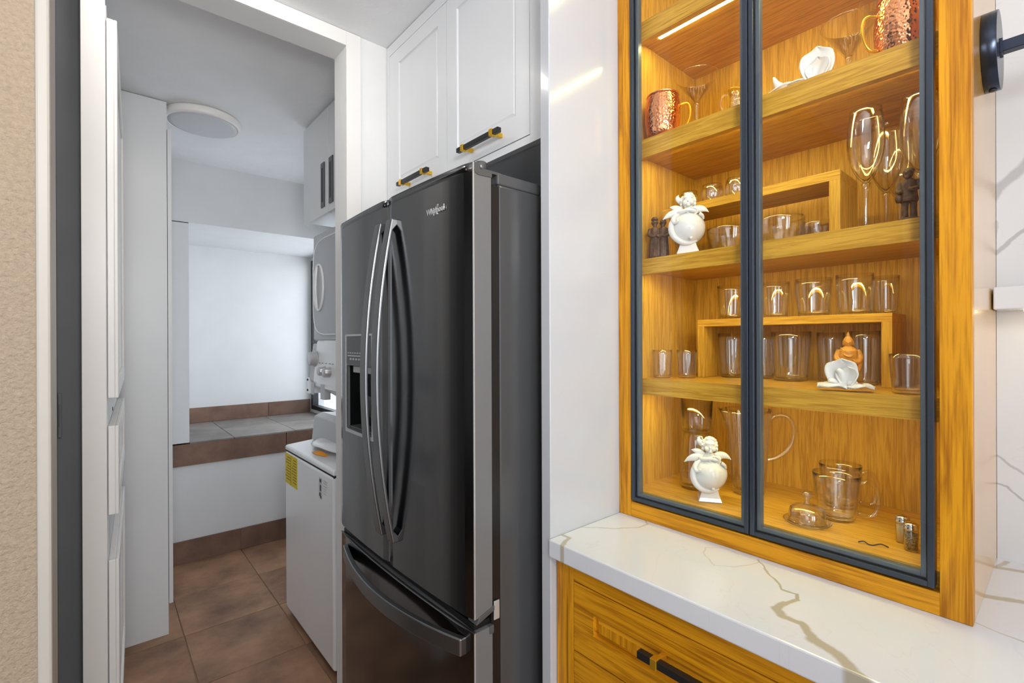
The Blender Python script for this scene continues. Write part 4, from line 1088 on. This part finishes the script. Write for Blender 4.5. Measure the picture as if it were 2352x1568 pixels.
def angel(label, loc, rotz, s=1.0):
    e = bpy.data.objects.new('angel_figurine', None); COL.objects.link(e); e.location = loc; e.rotation_euler = (0, 0, rotz); e.scale = (s, s, s)
    tag(e, label, 'figurine', 'white porcelain angels')
    def P(name, mb, vox=None, bevel=0.0, mat='porcelain'):
        o = obj(name, mb, mat, e, bevel=bevel)
        if vox: organic(o, vox)
        return o
    # foot
    n = 4; prof = [(0.030, 0.0), (0.0305, 0.003), (0.027, 0.010), (0.024, 0.018), (0.022, 0.024), (0.0225, 0.027), (0.019, 0.029)]
    ft = MB().lathe([(r * 1.28, z) for r, z in prof], 4); ft.sm = [False] * len(ft.sm)
    ft.move(Matrix.Rotation(PI / 4, 4, 'Z'))
    P('foot', ft, bevel=0.002)
    P('ball', MB().ball((0, 0, 0.068), 0.0425, 48, 28))
    # crescent scroll hugging the ball's left side
    pts = []; rr = []
    for i in range(19):
        u = i / 18; a = rad(112 + u * 190)
        pts.append((0.0405 * math.cos(a), -0.015 - 0.012 * math.sin(PI * u), 0.068 + 0.0405 * math.sin(a))); rr.append(0.0025 + 0.0055 * math.sin(PI * u) ** 0.8)
    P('scroll', MB().tube(pts, rr, 12))
    # cherub: shoulders, folded arms, neck and head in one skin
    b = MB()
    b.ball((0, 0.002, 0.108), (0.022, 0.015, 0.012))
    b.ball((0, 0, 0.118), (0.009, 0.009, 0.010))
    b.ball((0.001, -0.002, 0.137), (0.0155, 0.0165, 0.018))
    b.ball((-0.0065, -0.0135, 0.1315), 0.0062); b.ball((0.0085, -0.0135, 0.1315), 0.0062)      # cheeks
    b.ball((0.001, -0.0185, 0.1345), (0.0028, 0.003, 0.0028))                                      # nose
    b.ball((0.001, -0.0165, 0.1245), (0.0042, 0.0035, 0.0032))                                      # chin
    b.ball((0.001, -0.0178, 0.1290), (0.0036, 0.0018, 0.0012))                                    # lips
    b.ball((0.001, -0.0135, 0.1445), (0.0115, 0.0050, 0.0045))                                     # brow
    b.tube([(-0.019, -0.002, 0.110), (-0.020, -0.016, 0.106), (-0.008, -0.025, 0.108), (0.004, -0.026, 0.112)], [0.0065, 0.006, 0.005, 0.0042], 10)
    b.tube([(0.019, -0.002, 0.110), (0.021, -0.015, 0.107), (0.012, -0.025, 0.1075), (0.0, -0.027, 0.111)], [0.0065, 0.006, 0.005, 0.0042], 10)
    for k in range(4): b.tube([(0.004 - k * 0.003, -0.0265, 0.113), (0.0065 - k * 0.003, -0.0295, 0.1105), (0.007 - k * 0.003, -0.0295, 0.107)], 0.0017, 8)
    b.tube([(0.010, -0.024, 0.111), (0.009, -0.028, 0.1145), (0.006, -0.0295, 0.116)], 0.0018, 8)
    P('cherub', b, 0.0009)
    hr = MB()
    random.seed(5)
    for k in range(46):
        a = random.uniform(0, 2 * PI); p = random.uniform(0.05, 1.45)
        x, y, z = math.cos(a) * math.cos(p), math.sin(a) * math.cos(p), math.sin(p)
        if y < -0.30 and z < 0.62: continue
        hr.ball((0.001 + x * 0.0162, y * 0.0165, 0.1395 + z * 0.0168), random.uniform(0.0036, 0.0054), 10, 8)
    for sx in (-1, 1):
        for q in range(4): hr.ball((0.001 + sx * 0.0160, -0.003 + 0.004 * (q % 2), 0.139 - q * 0.0045), 0.0042, 10, 8)
    P('hair', hr, 0.0010)
    P('ear_bow', wing_blade((-0.010, 0.004, 0.134), (-0.030, 0.004, 0.148), (-0.021, 0.004, 0.157), 0.0075, 0.6))
    for p0, p1, p2, w_ in (((-0.012, -0.004, 0.113), (-0.030, -0.006, 0.124), (-0.043, -0.004, 0.125), 0.0085),
                           ((-0.014, -0.008, 0.106), (-0.040, -0.010, 0.112), (-0.060, -0.008, 0.094), 0.0105),
                           ((0.012, -0.004, 0.112), (0.034, -0.006, 0.122), (0.050, -0.004, 0.106), 0.0095)):
        P('wing', wing_blade(p0, p1, p2, w_, 0.42))
    P('curl', MB().tube([(-0.030, -0.022, 0.098), (-0.036, -0.026, 0.088), (-0.033, -0.031, 0.079), (-0.026, -0.036, 0.080), (-0.025, -0.037, 0.085)], [0.006, 0.0058, 0.0048, 0.0038, 0.0034], 10))
    P('collar', MB().tube([(0.010 + 0.0115 * math.cos(a), -0.024 - 0.002 * math.sin(a), 0.1065 + 0.0085 * math.sin(a)) for a in [2 * PI * k / 20 for k in range(20)]], 0.0030, 8, closed=True))
    P('tail', MB().tube([(0.026, -0.024, 0.100), (0.034, -0.022, 0.094), (0.037, -0.018, 0.086)], [0.005, 0.004, 0.002], 8))
    P('boss', MB().ball((0.006, -0.036, 0.0375), 0.0042, 12, 8))
    return e
angel('white porcelain angel on the cabinet floor before the glass pitcher', (1.120, 0.573, Z0 + 0.0004), rad(-58), 0.95)
angel('white porcelain angel on the upper shelf beside the dark carved couple', (1.122, 0.6285, Z2 + 0.0004), rad(-58), 0.98)

# carved wooden figures; local -y is the front
def figure(name, label, loc, rotz, mat, mb_parts, group=None, s=1.0):
    e = bpy.data.objects.new(name, None); COL.objects.link(e); e.location = loc; e.rotation_euler = (0, 0, rotz); e.scale = (s, s, s)
    tag(e, label, 'figurine', group)
    for nm, mb, vox in mb_parts:
        o = obj(nm, mb, mat, e)
        if vox: organic(o, vox, 1)
    return e
def robed(b, x, y, h, turn=0.0, hat=False, beard=True):
    """standing robed figure of height h at (x, y), folded arms"""
    k = h / 0.10; r = 0.0125 * k
    R = Matrix.Translation((x, y, 0)) @ Matrix.Rotation(turn, 4, 'Z')
    m = MB()
    m.lathe([(r * 0.98, 0.004), (r * 1.05, 0.010), (r * 0.92, 0.03 * k), (r * 0.88, 0.05 * k), (r * 0.98, 0.066 * k), (r * 0.85, 0.075 * k), (r * 0.35, 0.080 * k)], 16)
    for q in range(7):                                  # robe folds
        a = 2 * PI * q / 7
        m.tube([(r * 0.98 * math.cos(a), r * 0.98 * math.sin(a), 0.006), (r * 0.90 * math.cos(a + 0.15), r * 0.90 * math.sin(a + 0.15), 0.032 * k), (r * 0.8 * math.cos(a + 0.2), r * 0.8 * math.sin(a + 0.2), 0.056 * k)], [0.0026 * k, 0.002 * k, 0.0012 * k], 6)
    m.ball((0, 0, 0.089 * k), (0.0072 * k, 0.0078 * k, 0.0092 * k), 14, 10)
    m.ball((0, -0.0078 * k, 0.0885 * k), 0.0018 * k, 8, 6)
    for sx in (-1, 1):
        m.ball((sx * 0.0028 * k, -0.0068 * k, 0.0915 * k), 0.0013 * k, 8, 6)
        m.ball((sx * 0.0074 * k, 0, 0.089 * k), (0.0012 * k, 0.002 * k, 0.003 * k), 8, 6)
        m.tube([(sx * 0.0115 * k, 0, 0.074 * k), (sx * 0.0145 * k, -0.004 * k, 0.060 * k), (sx * 0.008 * k, -0.0125 * k, 0.054 * k), (sx * 0.001 * k, -0.0145 * k, 0.056 * k)], [0.0042 * k, 0.0042 * k, 0.0034 * k, 0.0026 * k], 8)
    if beard: m.ball((0, -0.006 * k, 0.081 * k), (0.0045 * k, 0.0035 * k, 0.0055 * k), 10, 8)
    if hat: m.lathe([(0.0085 * k, 0.0945 * k), (0.0088 * k, 0.097 * k), (0.006 * k, 0.102 * k), (0.0005, 0.104 * k)], 14)
    else: m.ball((0, 0.002 * k, 0.094 * k), (0.0076 * k, 0.0072 * k, 0.0058 * k), 12, 8)
    m.move(R); b.add(m.v, m.f, True)
b = MB(); robed(b, -0.0105, 0.0, 0.108, 0.15, hat=True); robed(b, 0.0105, -0.001, 0.106, -0.2)
ped = MB().lathe([(0.022, 0), (0.023, 0.002), (0.021, 0.007), (0.0005, 0.007)], 20)
ped.v = [(v[0] * 1.05, v[1] * 0.62, v[2]) for v in ped.v]
figure('carved_couple', 'dark carved wooden couple at the left end behind the white angel', (1.117, 0.7065, Z2 + 0.0003), rad(-58), 'carved_dark', [('figures', b, 0.0010), ('pedestal', ped, None)])
# single carved man, leaning forward over a staff
m = MB()
for sx in (-1, 1):
    m.tube([(sx * 0.0065, 0.002, 0.004), (sx * 0.0065, 0.001, 0.022), (sx * 0.006, 0.002, 0.040)], [0.0055, 0.0052, 0.006], 10)
    m.ball((sx * 0.0065, -0.004, 0.006), (0.005, 0.0085, 0.0035), 10, 8)
m.lathe([(0.0135, 0.036), (0.0145, 0.040), (0.012, 0.056), (0.0125, 0.068), (0.0105, 0.076), (0.004, 0.080)], 16)
m.ball((0.0, -0.005, 0.088), (0.0085, 0.0095, 0.0095), 14, 10)
m.ball((0.0, -0.0145, 0.087), 0.0022, 8, 6); m.ball((0, -0.012, 0.0805), (0.004, 0.003, 0.0035), 8, 6)
for sx in (-1, 1): m.ball((sx * 0.0032, -0.0128, 0.090), 0.0014, 8, 6)
m.ball((0.0, 0.001, 0.094), (0.009, 0.0095, 0.0065), 12, 8)
m.tube([(-0.0115, 0, 0.074), (-0.016, -0.003, 0.060), (-0.011, -0.014, 0.054), (-0.005, -0.017, 0.055)], [0.005, 0.0048, 0.0038, 0.003], 8)
m.tube([(0.0115, 0, 0.074), (0.016, -0.003, 0.061), (0.010, -0.014, 0.056), (0.003, -0.017, 0.057)], [0.005, 0.0048, 0.0038, 0.003], 8)
bag = MB(); bag.ball((-0.013, -0.010, 0.043), (0.0055, 0.005, 0.0085), 12, 8)
ped = MB().lathe([(0.016, 0), (0.0165, 0.002), (0.015, 0.0055), (0.0005, 0.0055)], 20)
figure('carved_man', 'dark carved wooden man standing before the right wine glass', (1.108, 0.1915, Z2 + 0.0003), rad(-95), 'carved_dark', [('body', m, 0.0009), ('bag', bag, None), ('pedestal', ped, None)], s=0.97)
# standing buddha
m = MB()
m.lathe([(0.0135, 0.0), (0.0150, 0.004), (0.0135, 0.03), (0.0150, 0.05), (0.0178, 0.066), (0.0165, 0.078), (0.010, 0.0845), (0.005, 0.0875)], 24)
m.ball((0, -0.001, 0.0945), (0.0078, 0.0084, 0.0098), 16, 12)
m.lathe([(0.0084, 0.0965), (0.0086, 0.099), (0.0062, 0.1045), (0.0034, 0.107), (0.0034, 0.109), (0.0012, 0.1145), (0.0003, 0.117)], 16)
for sx in (-1, 1):
    m.ball((sx * 0.0083, 0, 0.093), (0.0016, 0.0025, 0.0055), 8, 8)
    m.ball((sx * 0.0031, -0.0083, 0.0962), (0.0019, 0.0011, 0.0008), 8, 6)
    m.tube([(sx * 0.015, 0, 0.079), (sx * 0.0198, -0.003, 0.064), (sx * 0.0155, -0.0135, 0.0555), (sx * 0.006, -0.0185, 0.057)], [0.0052, 0.0056, 0.0046, 0.0032], 10)
    m.tube([(sx * 0.0185, -0.002, 0.066), (sx * 0.0185, -0.004, 0.05), (sx * 0.017, -0.003, 0.036)], [0.005, 0.0055, 0.003], 10)
m.ball((0, -0.0095, 0.0935), (0.0015, 0.0018, 0.0025), 8, 6); m.ball((0, -0.0088, 0.0893), (0.0024, 0.0012, 0.0009), 8, 6)
for z_, y_ in ((0.078, -0.0135), (0.070, -0.0165)):
    m.tube([(-0.013, -0.006, z_ + 0.006), (-0.006, y_ - 0.001, z_ - 0.002), (0.003, y_ - 0.002, z_ - 0.004), (0.012, -0.008, z_ + 0.004)], 0.0014, 6)
for q in range(5):
    m.tube([(-0.014 + q * 0.004, -0.0125, 0.052 - q * 0.003), (-0.004 + q * 0.003, -0.0165, 0.036 - q * 0.004), (0.010 + q * 0.001, -0.0125, 0.030 - q * 0.004)], 0.0014, 6)
figure('buddha_statuette', 'amber carved wooden buddha standing behind the white lily', (1.165, 0.2995, Z1 + 0.0003), rad(-72), 'carved_amber', [('body', m, 0.0008)], s=0.99)

# glass carafe with its inverted drinking glass, on the cabinet floor
cf = Thing('carafe', 'clear glass carafe capped by a glass behind the lower angel', 'carafe', (1.195, 0.645, Z0))
cf.part('bottle', MB().lathe([(0.0005, 0), (0.040, 0), (0.0435, 0.004), (0.0425, 0.03), (0.040, 0.08), (0.0375, 0.12), (0.034, 0.138), (0.030, 0.145), (0.028, 0.145), (0.032, 0.136), (0.036, 0.118), (0.0385, 0.08), (0.041, 0.03), (0.041, 0.009), (0.0005, 0.007)], 44, cf.b), 'drink_glass')
cf.part('glass', MB().lathe([(0.0005, 0.1455), (0.036, 0.1455), (0.0375, 0.148), (0.0405, 0.235), (0.039, 0.235), (0.036, 0.152), (0.0005, 0.151)], 44, cf.b), 'drink_glass')
# ribbed pitcher
pt = Thing('pitcher', 'tall ribbed glass pitcher with a big looped handle behind the door frame', 'pitcher', (1.245, 0.535, Z0))
ribs = lambda a, z: 0.02 * math.cos(20 * a) if 0.012 < z < 0.20 else 0.0
prof = [(0.0005, 0), (0.036, 0), (0.0385, 0.005), (0.040, 0.03), (0.044, 0.09), (0.049, 0.16), (0.0525, 0.198), (0.055, 0.212), (0.053, 0.212), (0.0505, 0.196), (0.047, 0.16), (0.0415, 0.09), (0.037, 0.03), (0.033, 0.013), (0.0005, 0.011)]
pm = MB().lathe(prof, 120, pt.b, rib=ribs)
hd = rad(-58)
sp = Vector((math.cos(hd + PI), math.sin(hd + PI), 0))
pm.v = [tuple(Vector(v) + (sp * (0.016 * max(0, (v[2] - Z0 - 0.178) / 0.034)) if (Vector((v[0] - 1.245, v[1] - 0.535, 0)).normalized().dot(sp) > 0.93) else Vector())) for v in pm.v]
pt.part('body', pm, 'drink_glass')
d = Vector((math.cos(hd), math.sin(hd), 0)); c = Vector(pt.b)
hpts = [c + d * r_ + Vector((0, 0, z_)) for r_, z_ in ((0.050, 0.185), (0.062, 0.196), (0.082, 0.198), (0.098, 0.184), (0.103, 0.16), (0.098, 0.13), (0.084, 0.108), (0.066, 0.094), (0.052, 0.088), (0.045, 0.086))]
pt.part('handle', MB().tube(smooth_path(hpts), 0.0056, 12), 'thick_glass')
# glass mugs
def glass_mug(label, loc, r, h, hang):
    t = Thing('glass_mug', label, 'mug', loc, 'glass mugs on the cabinet floor')
    t.part('body', MB().lathe(cup_prof(r * 0.76, r, h, t=0.0022, b=0.007), 44, loc), 'drink_glass')
    d = Vector((math.cos(hang), math.sin(hang), 0)); c = Vector(loc)
    P = [c + d * (r * a) + Vector((0, 0, h * z_)) for a, z_ in ((0.97, 0.80), (1.25, 0.86), (1.52, 0.78), (1.66, 0.60), (1.66, 0.36), (1.52, 0.16), (1.22, 0.10), (0.88, 0.14))]
    t.part('handle', MB().tube(smooth_path(P), 0.0046, 12), 'thick_glass')
glass_mug('front glass mug right of the glass dome on the cabinet floor', (1.212, 0.334, Z0), 0.0450, 0.097, rad(-62))
glass_mug('rear glass mug standing behind the front one', (1.305, 0.352, Z0), 0.0425, 0.098, rad(-62))
# butter dome
bd = Thing('butter_dome', 'small glass dome with a knob on a round glass dish', 'dish', (1.128, 0.364, Z0))
bd.part('dish', MB().lathe([(0.0005, 0), (0.030, 0), (0.041, 0.003), (0.0445, 0.007), (0.0435, 0.008), (0.038, 0.0055), (0.0005, 0.004)], 40, bd.b), 'thick_glass')
bd.part('dome', MB().lathe([(0.0335, 0.0055), (0.0345, 0.008), (0.034, 0.022), (0.031, 0.032), (0.022, 0.038), (0.010, 0.0405), (0.0005, 0.041), (0.0005, 0.039), (0.010, 0.0385), (0.021, 0.036), (0.0292, 0.0305), (0.0318, 0.021), (0.0320, 0.0055)], 40, bd.b, closed=True), 'drink_glass')
bd.part('knob', MB().lathe([(0.006, 0.041), (0.0045, 0.046), (0.0055, 0.052), (0.0095, 0.058), (0.0095, 0.062), (0.006, 0.067), (0.0005, 0.068)], 24, bd.b), 'thick_glass')
# salt and pepper
def shaker_jar(label, loc, fill, r=0.0105, h=0.052):
    t = Thing('spice_shaker', label, 'shaker', loc, 'salt and pepper shakers')
    t.part('glass', MB().lathe([(0.0005, 0), (r, 0), (r * 1.03, 0.002), (r * 1.03, h * 0.70), (r * 0.9, h * 0.76), (r * 0.85, h * 0.76), (r * 0.96, h * 0.69), (r * 0.96, 0.003), (0.0005, 0.003)], 24, loc), 'drink_glass')
    t.part('contents', MB().lathe([(0.0005, 0.0032), (r * 0.94, 0.0032), (r * 0.94, h * 0.62), (0.0005, h * 0.64)], 20, loc), fill)
    t.part('cap', MB().lathe([(r * 1.04, h * 0.74), (r * 1.08, h * 0.76), (r * 1.08, h * 0.83), (r * 1.0, h * 0.84), (r * 1.06, h * 0.87), (r * 1.0, h * 0.94), (r * 0.6, h), (0.0005, h)], 24, loc), 'chrome')
shaker_jar('salt shaker with a metal cap at the right end of the cabinet floor', (1.158, 0.2110, Z0), 'salt')
shaker_jar('pepper shaker with a metal cap beside the door frame', (1.125, 0.1925, Z0), 'pepper')
solo('cable', MB().tube([(1.106, 0.222, Z0 + 0.0015), (1.100, 0.232, Z0 + 0.006), (1.097, 0.243, Z0 + 0.0015), (1.095, 0.250, Z0 + 0.0015), (1.097, 0.258, Z0 + 0.004), (1.094, 0.266, Z0 + 0.0015)], 0.0011, 6), 'black_metal', 'thin dark cable lying on the cabinet floor by the shakers', 'cable', (1.1, 0.243, Z0))
# light switch in the dim hall
sw = Thing('light_switch', 'grey light switch on the dim hall wall at far left', 'switch', (-0.084, 1.77, 1.17))
sw.part('plate', box(-0.081, -0.073, 1.7665, 1.7745, 1.115, 1.235), 'grey_plaster', bevel=0.002)
sw.part('rocker', box(-0.0785, -0.0755, 1.764, 1.7665, 1.145, 1.205), 'grey_plaster', bevel=0.001)
